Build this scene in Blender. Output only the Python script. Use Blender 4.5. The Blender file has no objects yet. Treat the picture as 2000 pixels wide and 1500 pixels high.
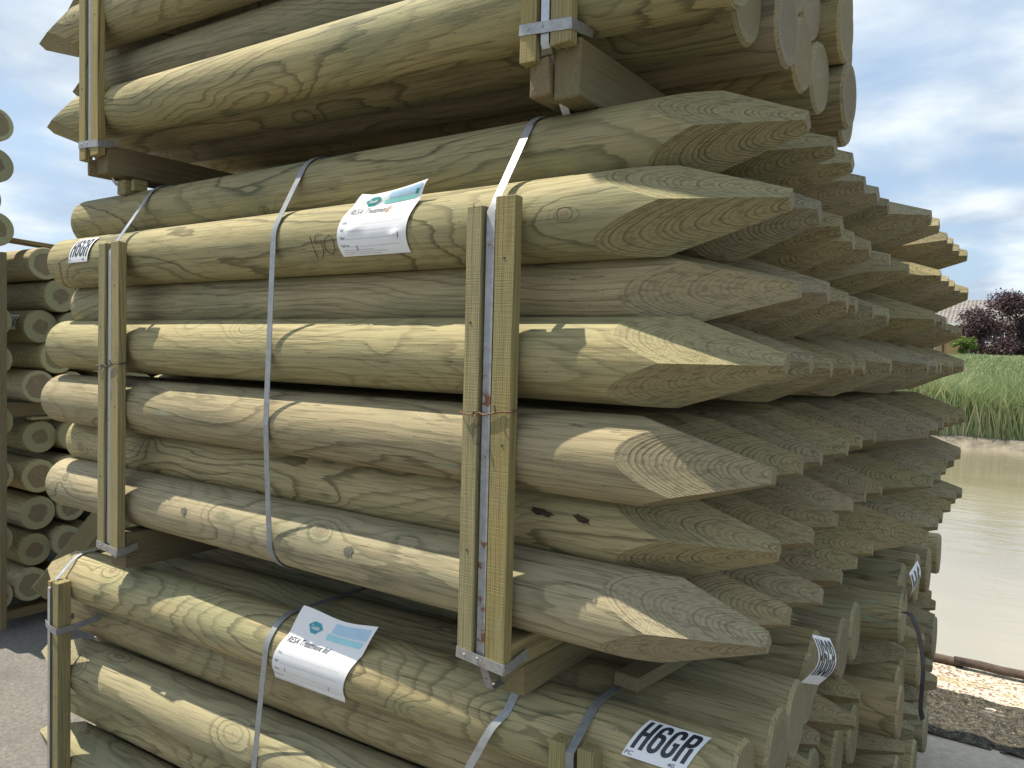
import bpy, bmesh, math, random
from mathutils import Vector, Matrix, noise
R = math.radians
random.seed(7)
scene = bpy.context.scene

# ------------------------------------------------------------------ camera
cam_d = bpy.data.cameras.new("camera"); cam = bpy.data.objects.new("camera", cam_d)
scene.collection.objects.link(cam); scene.camera = cam
cam_d.sensor_width = 36.0; cam_d.lens = 1519.0/2000*36; cam_d.clip_start = 0.05; cam_d.clip_end = 3000
CX, CY, F = 1000.0, 750.0, 1519.0
_v1 = Vector((-1170-CX, -(635-CY), -F)).normalized(); _v2 = Vector((2065-CX, -(718-CY), -F)).normalized()
_X = -_v1; _Y = (_v2 - _v2.dot(_X)*_X).normalized(); _Z = _X.cross(_Y)
ROT = Matrix((_X, _Y, _Z))
cam.matrix_world = ROT.to_4x4()
def ray(px, py): return ROT @ Vector((px-CX, -(py-CY), -F))
def on_x(px, py, v): r = ray(px, py); return r*(v/r.x)
def on_y(px, py, v): r = ray(px, py); return r*(v/r.y)
def on_z(px, py, v): r = ray(px, py); return r*(v/r.z)

# ------------------------------------------------------------------ light
SUN_TRAVEL = Vector((0.50, 0.142, -1.0)).normalized()
sun_d = bpy.data.lights.new("sun", 'SUN'); sun_d.energy = 4.4; sun_d.angle = R(0.53); sun_d.color = (1.0, 0.915, 0.77)
sun = bpy.data.objects.new("sun", sun_d); scene.collection.objects.link(sun)
sun.rotation_euler = SUN_TRAVEL.to_track_quat('-Z', 'Y').to_euler(); sun.location = (-5, -2, 10)
scene.view_settings.view_transform = 'Standard'; scene.view_settings.look = 'None'
scene.view_settings.exposure = 0.76; scene.view_settings.gamma = 1.0
S = -SUN_TRAVEL
world = bpy.data.worlds.new("World"); scene.world = world; world.use_nodes = True
def build_world():
    nt = world.node_tree; nt.nodes.clear(); N = nt.nodes; L = nt.links
    out = N.new('ShaderNodeOutputWorld'); bg = N.new('ShaderNodeBackground'); sky = N.new('ShaderNodeTexSky')
    sky.sky_type = 'NISHITA'; sky.sun_disc = False; sky.sun_elevation = math.asin(S.z); sky.sun_rotation = math.atan2(S.x, S.y)
    sky.air_density = 1.0; sky.dust_density = 1.5; sky.ozone_density = 1.0
    bg.inputs['Strength'].default_value = 0.108
    tc = N.new('ShaderNodeTexCoord'); sep = N.new('ShaderNodeSeparateXYZ'); L.new(tc.outputs['Generated'], sep.inputs[0])
    zz = N.new('ShaderNodeMath'); zz.operation = 'MAXIMUM'; L.new(sep.outputs['Z'], zz.inputs[0]); zz.inputs[1].default_value = 0.0
    za = N.new('ShaderNodeMath'); za.operation = 'ADD'; L.new(zz.outputs[0], za.inputs[0]); za.inputs[1].default_value = 0.22
    dv = N.new('ShaderNodeVectorMath'); dv.operation = 'DIVIDE'; L.new(tc.outputs['Generated'], dv.inputs[0])
    cb = N.new('ShaderNodeCombineXYZ')
    for i in range(3): L.new(za.outputs[0], cb.inputs[i])
    L.new(cb.outputs[0], dv.inputs[1])
    n1 = N.new('ShaderNodeTexNoise'); n1.inputs['Scale'].default_value = 1.7; n1.inputs['Detail'].default_value = 9; n1.inputs['Roughness'].default_value = 0.55; n1.inputs['Distortion'].default_value = 0.25
    mp = N.new('ShaderNodeMapping'); mp.inputs['Location'].default_value = (3.6, 1.1, 0.7); L.new(dv.outputs[0], mp.inputs[0]); L.new(mp.outputs[0], n1.inputs['Vector'])
    r1 = N.new('ShaderNodeValToRGB'); r1.color_ramp.elements[0].position = 0.33; r1.color_ramp.elements[1].position = 0.60
    r1.color_ramp.interpolation = 'EASE'; L.new(n1.outputs['Fac'], r1.inputs[0])
    n2 = N.new('ShaderNodeTexNoise'); n2.inputs['Scale'].default_value = 3.4; n2.inputs['Detail'].default_value = 6; L.new(mp.outputs[0], n2.inputs['Vector'])
    cr = N.new('ShaderNodeValToRGB'); cr.color_ramp.elements[0].position = 0.38; cr.color_ramp.elements[0].color = (3.0, 3.6, 4.35, 1)
    cr.color_ramp.elements[1].position = 0.66; cr.color_ramp.elements[1].color = (5.3, 5.75, 6.05, 1); L.new(n2.outputs['Fac'], cr.inputs[0])
    base = N.new('ShaderNodeMixRGB'); base.inputs[0].default_value = 0.65; L.new(sky.outputs[0], base.inputs[1]); base.inputs[2].default_value = (2.6, 3.6, 4.8, 1)
    mx = N.new('ShaderNodeMixRGB'); L.new(r1.outputs[0], mx.inputs[0]); L.new(base.outputs[0], mx.inputs[1]); L.new(cr.outputs[0], mx.inputs[2])
    L.new(mx.outputs[0], bg.inputs['Color']); L.new(bg.outputs[0], out.inputs[0])
build_world()

# ------------------------------------------------------------------ node helpers
class NT:
    def __init__(s, name):
        s.m = bpy.data.materials.new(name); s.m.use_nodes = True; s.nt = s.m.node_tree; s.nt.nodes.clear()
        s.out = s.nt.nodes.new('ShaderNodeOutputMaterial'); s.b = s.nt.nodes.new('ShaderNodeBsdfPrincipled')
        s.nt.links.new(s.b.outputs[0], s.out.inputs[0])
    def n(s, t, **k):
        nd = s.nt.nodes.new(t)
        for a, v in k.items(): setattr(nd, a, v)
        return nd
    def put(s, sock, v):
        if isinstance(v, bpy.types.NodeSocket): s.nt.links.new(v, sock)
        elif v is not None: sock.default_value = v
    def math(s, op, a, b=None, c=None, clamp=False):
        nd = s.n('ShaderNodeMath', operation=op, use_clamp=clamp); s.put(nd.inputs[0], a); s.put(nd.inputs[1], b); s.put(nd.inputs[2], c); return nd.outputs[0]
    def comb(s, x, y, z):
        nd = s.n('ShaderNodeCombineXYZ')
        for i, v in enumerate((x, y, z)): s.put(nd.inputs[i], v)
        return nd.outputs[0]
    def sep(s, v): nd = s.n('ShaderNodeSeparateXYZ'); s.put(nd.inputs[0], v); return nd.outputs
    def noise(s, vec, scale=1.0, detail=2.0, rough=0.5, out='Fac', dist=0.0):
        nd = s.n('ShaderNodeTexNoise'); s.put(nd.inputs['Vector'], vec); nd.inputs['Scale'].default_value = scale
        nd.inputs['Detail'].default_value = detail; nd.inputs['Roughness'].default_value = rough; nd.inputs['Distortion'].default_value = dist
        return nd.outputs[out]
    def smooth(s, v, a, b, lo=0.0, hi=1.0):
        nd = s.n('ShaderNodeMapRange', interpolation_type='SMOOTHSTEP'); s.put(nd.inputs[0], v)
        for i, q in enumerate((a, b, lo, hi)): s.put(nd.inputs[i+1], q)
        return nd.outputs[0]
    def lin(s, v, a, b, lo=0.0, hi=1.0):
        nd = s.n('ShaderNodeMapRange'); s.put(nd.inputs[0], v)
        for i, q in enumerate((a, b, lo, hi)): s.put(nd.inputs[i+1], q)
        return nd.outputs[0]
    def mix(s, f, a, b, mode='MIX'):
        nd = s.n('ShaderNodeMixRGB', blend_type=mode); s.put(nd.inputs[0], f)
        for i, q in ((1, a), (2, b)): s.put(nd.inputs[i], (*q, 1) if isinstance(q, tuple) and len(q) == 3 else q)
        return nd.outputs[0]
    def bump(s, h, strength=0.3, dist=0.001):
        nd = s.n('ShaderNodeBump'); nd.inputs['Strength'].default_value = strength; nd.inputs['Distance'].default_value = dist; s.put(nd.inputs['Height'], h)
        s.nt.links.new(nd.outputs[0], s.b.inputs['Normal'])
    def fin(s, col=None, rough=0.7, metal=0.0, spec=None):
        if col is not None: s.put(s.b.inputs['Base Color'], (*col, 1) if isinstance(col, tuple) and len(col) == 3 else col)
        s.put(s.b.inputs['Roughness'], rough); s.put(s.b.inputs['Metallic'], metal)
        if spec is not None: s.put(s.b.inputs['Specular IOR Level'], spec)
        return s.m

def wood(name, early, late, amount=0.8, green=0.5, kind='side', pith=(0, 0), ringw=0.0029, wander=0.090, dark=1.0, heartc=1.0, heartr=(0.030, 0.062), sapc=(0.30, 0.26, 0.145), sapd=(0.185, 0.160, 0.085)):
    """Solid pine: annual rings round a wandering pith, swirling round knots; x is the grain."""
    t = NT(name)
    tc = t.n('ShaderNodeTexCoord'); oi = t.n('ShaderNodeObjectInfo'); rnd = oi.outputs['Random']
    x, y, z = t.sep(tc.outputs['Object'])
    off = t.math('MULTIPLY', rnd, 57.3); xs = t.math('ADD', x, off)
    rad = t.math('SQRT', t.math('ADD', t.math('MULTIPLY', y, y), t.math('MULTIPLY', z, z)))
    rs = t.math('MAXIMUM', rad, 0.004)
    cy = t.math('DIVIDE', y, rs); cz = t.math('DIVIDE', z, rs)
    pn = t.noise(t.comb(t.math('MULTIPLY', xs, 0.75), off, 3.0), 1.0, 1.5, 0.5, 'Color')
    pr, pg, pb = t.sep(pn)
    py = t.math('ADD', y, t.math('ADD', t.math('MULTIPLY', t.math('SUBTRACT', pr, 0.5), wander), pith[0]))
    pz = t.math('ADD', z, t.math('ADD', t.math('MULTIPLY', t.math('SUBTRACT', pg, 0.5), wander), pith[1]))
    d0 = t.math('SQRT', t.math('ADD', t.math('MULTIPLY', py, py), t.math('MULTIPLY', pz, pz)))
    vo = t.n('ShaderNodeTexVoronoi', feature='F1'); vo.inputs['Scale'].default_value = 1.0; vo.inputs['Randomness'].default_value = 0.95
    kv = t.comb(t.math('MULTIPLY', xs, 3.1), t.math('ADD', t.math('MULTIPLY', cy, 0.47), off), t.math('MULTIPLY', cz, 0.47)) if kind != 'batten' else \
         t.comb(t.math('MULTIPLY', xs, 2.2), t.math('ADD', t.math('MULTIPLY', y, 9.0), off), t.math('MULTIPLY', z, 9.0))
    t.put(vo.inputs['Vector'], kv); kd = vo.outputs['Distance']
    fn = t.noise(t.comb(t.math('MULTIPLY', xs, 2.6), t.math('MULTIPLY', y, 17.0), t.math('MULTIPLY', z, 17.0)), 1.0, 3.0, 0.5)
    kdn = t.math('ADD', kd, t.math('MULTIPLY', t.math('SUBTRACT', fn, 0.5), 0.24))
    sw = t.math('MULTIPLY', t.smooth(kdn, 0.02, 0.42, 1.0, 0.0), t.lin(t.math('FRACT', t.math('MULTIPLY', rnd, 41.3)), 0, 1, 0.6, 1.1)); swn = t.smooth(kd, 0.03, 0.13, 1.0, 0.0)
    swl = t.math('ADD', t.math('MULTIPLY', sw, t.math('MULTIPLY', sw, 0.0100)), t.math('MULTIPLY', swn, 0.004))
    dvec = t.n('ShaderNodeVectorMath', operation='SUBTRACT'); t.put(dvec.inputs[0], kv); t.put(dvec.inputs[1], vo.outputs['Position'])
    kx, ky, kz = t.sep(dvec.outputs[0]); kx = t.math('MULTIPLY', kx, 1.45)
    kc = t.math('SQRT', t.math('ADD', t.math('MULTIPLY', kx, kx), t.math('ADD', t.math('MULTIPLY', ky, ky), t.math('MULTIPLY', kz, kz))))
    fn2 = t.noise(t.comb(t.math('MULTIPLY', xs, 22.0), t.math('MULTIPLY', y, 90.0), t.math('MULTIPLY', z, 90.0)), 1.0, 2.0, 0.5)
    d = t.math('ADD', t.math('ADD', d0, swl), t.math('ADD', t.math('MULTIPLY', t.math('SUBTRACT', fn, 0.5), 0.0075), t.math('MULTIPLY', t.math('SUBTRACT', fn2, 0.5), 0.0007)))
    ph = t.math('DIVIDE', d, ringw)
    fr = t.math('FRACT', ph)
    dn = t.smooth(fr, 0.92, 1.0, 1.0, 0.0)
    up = t.math('ADD', t.math('MULTIPLY', t.smooth(fr, 0.15, 0.95), 0.18), t.math('MULTIPLY', t.smooth(fr, 0.58 if kind != 'cut' else 0.45, 0.88), 0.82)); late_m = t.math('MULTIPLY', up, dn)
    cell = t.noise(t.comb(t.math('FLOOR', ph), off, 0.0), 0.9, 0.0)       # some years darker than others
    late_m = t.math('MULTIPLY', late_m, t.lin(cell, 0.32, 0.68, 0.25, 1.0))
    fibre = t.noise(t.comb(t.math('MULTIPLY', xs, 18.0), t.math('MULTIPLY', y, 620.0), t.math('MULTIPLY', z, 620.0)), 1.0, 2.0, 0.6)
    patch = t.noise(t.comb(t.math('MULTIPLY', xs, 2.3), t.math('MULTIPLY', y, 9.0), t.math('MULTIPLY', z, 9.0)), 1.0, 4.0, 0.6)
    r4 = t.math('FRACT', t.math('MULTIPLY', rnd, 23.9)); r5 = t.math('FRACT', t.math('MULTIPLY', rnd, 31.7))
    col = t.mix(t.math('MULTIPLY', late_m, t.math('MULTIPLY', t.lin(r4, 0, 1, 0.55, 1.0), amount)), early, late)
    stk = t.noise(t.comb(t.math('MULTIPLY', xs, 5.0), t.math('MULTIPLY', y, 170.0), t.math('MULTIPLY', z, 170.0)), 1.0, 3.0, 0.6)
    col = t.mix(t.math('MULTIPLY', t.smooth(stk, 0.46, 0.66), 0.50), col, late)
    gm = t.math('MULTIPLY', t.smooth(patch, 0.42, 0.66), t.math('MULTIPLY', t.lin(r5, 0, 1, 0.35, 1.1), green), clamp=True)
    col = t.mix(gm, col, t.mix(late_m, (0.24, 0.25, 0.135), (0.10, 0.125, 0.075)))
    p2 = t.noise(t.comb(t.math('MULTIPLY', xs, 5.0), t.math('MULTIPLY', y, 16.0), t.math('MULTIPLY', z, 16.0)), 1.0, 5.0, 0.65)
    col = t.mix(t.math('MULTIPLY', t.smooth(p2, 0.50, 0.78), 0.32), col, (0.19, 0.17, 0.095))
    # pale blue-green treatment salts in rare blotches
    p3 = t.noise(t.comb(t.math('ADD', t.math('MULTIPLY', xs, 3.0), 9.0), t.math('MULTIPLY', y, 14.0), t.math('MULTIPLY', z, 14.0)), 1.0, 5.0, 0.75)
    col = t.mix(t.math('MULTIPLY', t.smooth(p3, 0.63, 0.73), 0.60), col, (0.28, 0.40, 0.29))
    # mould specks
    spn = t.noise(t.comb(t.math('MULTIPLY', xs, 170.0), t.math('MULTIPLY', y, 330.0), t.math('MULTIPLY', z, 330.0)), 1.0, 1.0, 0.5)
    spp = t.noise(t.comb(t.math('MULTIPLY', xs, 5.0), t.math('MULTIPLY', y, 20.0), t.math('ADD', t.math('MULTIPLY', z, 20.0), 4.0)), 1.0, 2.0, 0.5)
    speck = t.math('MULTIPLY', t.smooth(spn, 0.66, 0.72), t.smooth(spp, 0.56, 0.68))
    col = t.mix(t.math('MULTIPLY', speck, 0.6), col, (0.035, 0.045, 0.035))
    # knots
    flk = t.noise(t.comb(t.math('MULTIPLY', xs, 75.0), t.math('MULTIPLY', y, 260.0), t.math('MULTIPLY', z, 260.0)), 1.0, 2.0, 0.5)
    nearm = t.math('MULTIPLY', t.smooth(kdn, 0.10, 0.27, 1.0, 0.0), t.math('ADD', 0.25, late_m))
    col = t.mix(t.math('MULTIPLY', nearm, 0.28), col, (0.19, 0.215, 0.115))
    col = t.mix(t.math('MULTIPLY', t.math('MULTIPLY', nearm, t.smooth(flk, 0.56, 0.66)), 0.75), col, (0.07, 0.085, 0.05))
    ke = t.math('ADD', kc, t.math('MULTIPLY', t.math('SUBTRACT', fn2, 0.5), 0.03))
    kcore = t.smooth(ke, 0.066, 0.082, 1.0, 0.0)
    krim = t.math('MULTIPLY', t.smooth(ke, 0.060, 0.074), t.smooth(ke, 0.080, 0.092, 1.0, 0.0))
    kr = t.noise(t.comb(t.math('FLOOR', t.math('MULTIPLY', kc, 90.0)), 0.0, off), 3.0, 0.0)
    kcol = t.mix(t.lin(kr, 0.35, 0.65), (0.34, 0.26, 0.15), (0.21, 0.145, 0.08))
    if kind != 'end':
        col = t.mix(t.math('MULTIPLY', kcore, 0.70), col, kcol)
        col = t.mix(t.math('MULTIPLY', krim, 0.55), col, (0.095, 0.085, 0.05))
    # drying cracks along the grain
    if kind == 'side':
        ang = t.math('ARCTAN2', z, y)
        cn = t.noise(t.comb(t.math('MULTIPLY', xs, 1.1), t.math('MULTIPLY', cy, 7.0), t.math('MULTIPLY', cz, 7.0)), 1.0, 3.0, 0.5)
        cm = t.math('MULTIPLY', t.smooth(t.math('ABSOLUTE', t.math('SUBTRACT', cn, 0.60)), 0.0, 0.0055, 1.0, 0.0), 0.85)
        col = t.mix(cm, col, (0.06, 0.05, 0.03))
    else: cm = 0.0
    if kind == 'end':
        hn = t.noise(t.comb(t.math('MULTIPLY', cy, 1.6), t.math('MULTIPLY', cz, 1.6), off), 1.0, 3.0, 0.6)
        hr = t.math('ADD', t.lin(rnd, 0.0, 1.0, heartr[0], heartr[1]), t.math('MULTIPLY', t.math('SUBTRACT', hn, 0.5), 0.034))
        heart = t.smooth(t.math('SUBTRACT', rad, hr), -0.003, 0.003, 1.0, 0.0)
        ang = t.math('ARCTAN2', z, y)
        st = t.noise(t.comb(t.math('MULTIPLY', cy, 3.2), t.math('MULTIPLY', cz, 3.2), t.math('ADD', off, 5.0)), 1.0, 2.0, 0.5)
        star = t.math('MULTIPLY', t.smooth(st, 0.60, 0.66), t.smooth(rad, 0.060, 0.010))
        fuzz = t.noise(t.comb(xs, t.math('MULTIPLY', y, 300.0), t.math('MULTIPLY', z, 300.0)), 1.0, 2.0, 0.6)
        sap = t.mix(t.math('MULTIPLY', late_m, 0.6), sapc, sapd)
        hc = t.mix(t.math('MULTIPLY', late_m, 0.45), (0.245, 0.195, 0.108), (0.145, 0.115, 0.062))
        hc = t.mix(t.math('MULTIPLY', star, 0.75), hc, (0.42, 0.38, 0.24))
        col = t.mix(t.math('MULTIPLY', heart, heartc), sap, hc)
        col = t.mix(t.math('MULTIPLY', t.lin(fuzz, 0.3, 0.7), 0.35), col, (0.10, 0.10, 0.06))
    # every post a little lighter, darker, greener or browner
    hs = t.n('ShaderNodeHueSaturation'); t.put(hs.inputs['Color'], col)
    r2 = t.math('FRACT', t.math('MULTIPLY', rnd, 7.31)); r3 = t.math('FRACT', t.math('MULTIPLY', rnd, 13.7))
    t.put(hs.inputs['Value'], t.math('MULTIPLY', t.lin(rnd, 0, 1, 0.80, 1.10), dark)); t.put(hs.inputs['Saturation'], t.lin(r2, 0, 1, 0.84, 1.06)); t.put(hs.inputs['Hue'], t.lin(r3, 0, 1, 0.492, 0.512))
    col = t.mix(t.lin(fibre, 0.25, 0.75, 0.30 if kind == 'batten' else 0.22, 0.0), hs.outputs[0], (0.10, 0.09, 0.055))
    # bump: latewood ridges, fibre, and the fine turning marks of the peeler
    h = t.math('ADD', t.math('MULTIPLY', late_m, 0.5 if kind != 'cut' else 0.9), t.math('MULTIPLY', fibre, 0.6))
    h = t.math('ADD', h, t.math('MULTIPLY', fn2, 0.4))
    if kind == 'side':
        lathe = t.noise(t.comb(t.math('MULTIPLY', x, 330.0), t.math('MULTIPLY', y, 14.0), t.math('MULTIPLY', z, 14.0)), 1.0, 1.0, 0.5)
        lm = t.smooth(spp, 0.40, 0.60)
        h = t.math('ADD', h, t.math('MULTIPLY', t.math('MULTIPLY', lathe, lm), 0.55))
        h = t.math('SUBTRACT', h, t.math('MULTIPLY', cm, 1.5))
    if kind in ('cut', 'batten', 'end'):
        saw = t.noise(t.comb(t.math('MULTIPLY', t.math('ADD', x, t.math('MULTIPLY', z, 0.5)), 380.0), t.math('MULTIPLY', y, 10.0), t.math('MULTIPLY', z, 10.0)), 1.0, 1.0, 0.5)
        h = t.math('ADD', h, t.math('MULTIPLY', saw, 0.7))
    h = t.math('ADD', h, t.math('MULTIPLY', kcore, -0.6))
    t.bump(h, 0.70, 0.0014)
    return t.fin(col, 0.72, 0, 0.25)

M = {}
M['post'] = wood('pine_post', (0.425, 0.350, 0.186), (0.145, 0.116, 0.056), 1.0, 0.60)
M['cut'] = wood('pine_cut_face', (0.365, 0.305, 0.165), (0.118, 0.095, 0.050), 0.85, 0.25, 'cut', ringw=0.0029, wander=0.03)
M['end'] = wood('pine_end_grain', (0.35, 0.30, 0.18), (0.2, 0.17, 0.1), 0.5, 0.3, 'end', wander=0.012, heartc=0.75, heartr=(0.056, 0.076))
M['end_dark'] = wood('heartwood_end_grain', (0.35, 0.30, 0.18), (0.2, 0.17, 0.1), 0.5, 0.3, 'end', wander=0.012, heartc=1.0, heartr=(0.040, 0.066), sapc=(0.42, 0.41, 0.22), sapd=(0.27, 0.265, 0.14))
M['batten'] = wood('sawn_batten', (0.375, 0.305, 0.130), (0.150, 0.118, 0.045), 1.0, 0.35, 'batten', pith=(0.045, 0.03), ringw=0.0046, wander=0.05)
M['old_timber'] = wood('old_timber', (0.24, 0.185, 0.098), (0.125, 0.092, 0.046), 0.8, 0.3, 'batten', pith=(0.05, 0.02), wander=0.03)
M['far_post'] = wood('stacked_post', (0.40, 0.335, 0.165), (0.17, 0.14, 0.065), 0.8, 0.35)

def metal(name, c1, c2, rough=0.42, mtl=0.85, scale=60, rust=0.0):
    t = NT(name); tc = t.n('ShaderNodeTexCoord'); o = tc.outputs['Object']
    a = t.noise(o, scale, 4, 0.6); b = t.noise(o, 12, 4, 0.7)
    col = t.mix(t.lin(a, 0.3, 0.7), c1, c2)
    if rust: col = t.mix(t.math('MULTIPLY', t.smooth(b, 0.57, 0.63), rust), col, (0.20, 0.075, 0.03))
    t.bump(a, 0.15, 0.0006)
    return t.fin(col, t.lin(b, 0.3, 0.7, rough-0.1, rough+0.15), mtl)
M['strap'] = metal('steel_strap', (0.40, 0.42, 0.44), (0.55, 0.57, 0.60), 0.36, 0.75, rust=0.0)
M['strap_rusty'] = metal('steel_strap_rusty', (0.27, 0.275, 0.28), (0.38, 0.385, 0.39), 0.50, 0.6, rust=0.9)
M['strap_grey'] = metal('grey_strap', (0.22, 0.235, 0.245), (0.30, 0.315, 0.325), 0.45, 0.35)
M['strap_black'] = metal('black_strap', (0.02, 0.022, 0.026), (0.04, 0.042, 0.046), 0.4, 0.1)
M['plate'] = metal('galvanised_band', (0.30, 0.30, 0.29), (0.42, 0.42, 0.41), 0.5, 0.7, 120, 0.35)
M['wire'] = metal('rusty_wire', (0.12, 0.065, 0.035), (0.22, 0.14, 0.08), 0.6, 0.5)
M['wire_dark'] = metal('dark_wire', (0.05, 0.05, 0.05), (0.10, 0.10, 0.10), 0.5, 0.7)

def plain(name, c, rough=0.6, var=0.1, scale=20, bump=0.0, bscale=80, bdist=0.002):
    t = NT(name); tc = t.n('ShaderNodeTexCoord'); o = tc.outputs['Object']
    a = t.noise(o, scale, 4, 0.6)
    col = t.mix(t.lin(a, 0.3, 0.7), tuple(v*(1-var) for v in c), tuple(min(1, v*(1+var)) for v in c))
    if bump: t.bump(t.noise(o, bscale, 3, 0.6), bump, bdist)
    return t.fin(col, rough)
M['paper'] = plain('paper', (0.80, 0.81, 0.83), 0.55, 0.02, 30, 0.15, 30)
M['ink'] = plain('black_ink', (0.028, 0.032, 0.04), 0.32, 0.15, 60)
M['grey_ink'] = plain('grey_ink', (0.12, 0.125, 0.14), 0.6, 0.1)
M['faint_ink'] = plain('faint_ink', (0.33, 0.35, 0.38), 0.6, 0.05)
M['teal_ink'] = plain('teal_ink', (0.03, 0.27, 0.23), 0.5, 0.12, 90)
M['blue_logo'] = plain('blue_logo_ink', (0.05, 0.33, 0.42), 0.5, 0.12, 90)
M['pale_blue'] = plain('pale_blue_ink', (0.42, 0.62, 0.78), 0.5, 0.08)
M['sky_blue'] = plain('light_blue_ink', (0.36, 0.70, 0.80), 0.5, 0.08)
M['mint'] = plain('mint_ink', (0.26, 0.66, 0.58), 0.5, 0.08)
M['dark_ink'] = plain('pen_ink', (0.03, 0.03, 0.03), 0.7, 0.1)
M['orange_ink'] = plain('orange_ink', (0.55, 0.33, 0.20), 0.6, 0.1)
M['stamp'] = plain('stamp_ink', (0.12, 0.115, 0.095), 0.8, 0.7, 400)

# ------------------------------------------------------------------ object helpers
COL = scene.collection
def tag(o, label=None, cat=None, group=None, kind=None):
    if label: o['label'] = ' '.join(label.split()[:16])
    if cat: o['category'] = cat
    if group: o['group'] = group
    if kind: o['kind'] = kind
    return o
def empty(name, loc=(0, 0, 0), rz=0):
    o = bpy.data.objects.new(name, None); COL.objects.link(o); o.location = loc; o.rotation_euler = (0, 0, rz); o.empty_display_size = 0.05; return o
def link_bm(name, bm, mats, parent=None, loc=None, rot=None):
    me = bpy.data.meshes.new(name); bm.to_mesh(me); bm.free()
    for m in (mats if isinstance(mats, (list, tuple)) else [mats]): me.materials.append(m)
    o = bpy.data.objects.new(name, me); COL.objects.link(o)
    if parent: o.parent = parent
    if loc is not None: o.location = loc
    if rot is not None: o.rotation_euler = rot
    return o

def post_bm(length=2.4, r=0.081, pointed=True, L=0.30, tip=0.013, skew=(0, 0), seed=0, segs=48, nx=40, taper=0.03, chamfer=0.006, ragged=False, var=0.12):
    """Machine-rounded post lying along +x: flat end at x=0, cut point (or flat end) at x=length."""
    rr = random.Random(seed); bm = bmesh.new()
    xs = [0.0, 0.002+chamfer] + [length*i/nx for i in range(1, nx)] + ([length] if pointed else [length-0.002-chamfer, length])
    rings = []
    for k, x in enumerate(xs):
        rad = r*(1+taper*(x/length-0.5))*(1+0.006*noise.noise(Vector((x*1.6, seed*3.1, 0))))
        if x == 0.0 or (x == length and not pointed): rad -= chamfer
        oy = 0.0012*noise.noise(Vector((x*0.9, 5.5, seed*1.7))); oz = 0.0012*noise.noise(Vector((x*0.9, 9.5, seed*2.3)))
        ring = []
        for j in range(segs):
            a = 2*math.pi*j/segs
            q = rad*(1+0.006*noise.noise(Vector((x*3.0, math.cos(a)*1.3, math.sin(a)*1.3+seed))))
            ring.append(bm.verts.new((x, oy+q*math.cos(a), oz+q*math.sin(a))))
        rings.append(ring)
    for a, b in zip(rings, rings[1:]):
        for j in range(segs):
            f = bm.faces.new((a[j], b[j], b[(j+1) % segs], a[(j+1) % segs])); f.smooth = True; f.material_index = 0
    f = bm.faces.new(rings[0][::-1] if True else rings[0]); f.material_index = 2
    f = bm.faces.new(rings[-1]); f.material_index = 2
    bmesh.ops.recalc_face_normals(bm, faces=bm.faces[:])
    if pointed:
        for q in range(4):
            an = math.pi/2*q + rr.uniform(-0.10, 0.10)
            LL = L*rr.uniform(1-var, 1+var)
            s = r-tip; nv = Vector((s, LL*math.cos(an), LL*math.sin(an))).normalized()
            co = Vector((length, tip*math.cos(an)+skew[0], tip*math.sin(an)+skew[1]))
            g = bm.verts[:]+bm.edges[:]+bm.faces[:]
            res = bmesh.ops.bisect_plane(bm, geom=g, plane_co=co, plane_no=nv, clear_outer=True, dist=1e-6)
            ed = [e for e in res['geom_cut'] if isinstance(e, bmesh.types.BMEdge)]
            fl = bmesh.ops.contextual_create(bm, geom=ed, mat_nr=1)
            for f in fl['faces']: f.smooth = False; f.material_index = 1
            for e in ed:
                if e.is_valid: e.smooth = False
        if ragged:
            tv = [v for v in bm.verts if v.co.x > length-0.004]
            tf = [f for f in bm.faces if all(v.co.x > length-0.004 for v in f.verts)]
            for k in range(9):      # torn splinters standing on the blunt end
                p = Vector((length-0.012, rr.uniform(-tip, tip), rr.uniform(-tip, tip))); w = 0.0025; hh = rr.uniform(0.012, 0.028)
                b = [bm.verts.new(p+Vector((0, w*math.cos(c), w*math.sin(c)))) for c in (0, 2.1, 4.2)]
                t_ = bm.verts.new(p+Vector((hh, rr.uniform(-.003, .003), rr.uniform(-.003, .003))))
                for i in range(3):
                    f = bm.faces.new((b[i], b[(i+1) % 3], t_)); f.material_index = 1
    for e in bm.edges:
        if len(e.link_faces) == 2 and e.calc_face_angle(0) > R(28): e.smooth = False
    return bm
def box_bm(x0, x1, y0, y1, z0, z1):
    bm = bmesh.new(); bmesh.ops.create_cube(bm, size=1.0)
    for v in bm.verts: v.co = Vector((x0 if v.co.x < 0 else x1, y0 if v.co.y < 0 else y1, z0 if v.co.z < 0 else z1))
    return bm
def mesh_of(bm, name, mats):
    me = bpy.data.meshes.new(name); bm.to_mesh(me); bm.free()
    for m in mats: me.materials.append(m)
    return me
WM = [M['post'], M['cut'], M['end']]
POINTED = [mesh_of(post_bm(2.36+0.02*(i % 3), 0.0805+0.0007*(i % 4), True, 0.235+0.022*(i % 4), 0.0130+0.001*(i % 3), ((i % 3-1)*0.004, ((i*2) % 3-1)*0.004), i, taper=0.03*((i % 3)-1)), 'pointed_post', WM) for i in range(10)]
FIRSTS = [mesh_of(post_bm(2.37, 0.0812, True, Lf, 0.0130, (0.002, -0.002), 200+i, taper=0.012, ragged=(i == 5), var=0.05), 'pointed_post', WM) for i, Lf in enumerate((0.265, 0.315, 0.28, 0.285, 0.245, 0.285, 0.265))]
RAGGED = [mesh_of(post_bm(2.36, 0.081, True, 0.25, 0.017, (0, 0), 30+i, ragged=True), 'pointed_post', WM) for i in range(2)]
FLAT = [mesh_of(post_bm(2.36, 0.0805+0.0006*i, False, seed=50+i, chamfer=(0.006 if i % 2 else 0.003)), 'round_post', WM) for i in range(4)]

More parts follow.
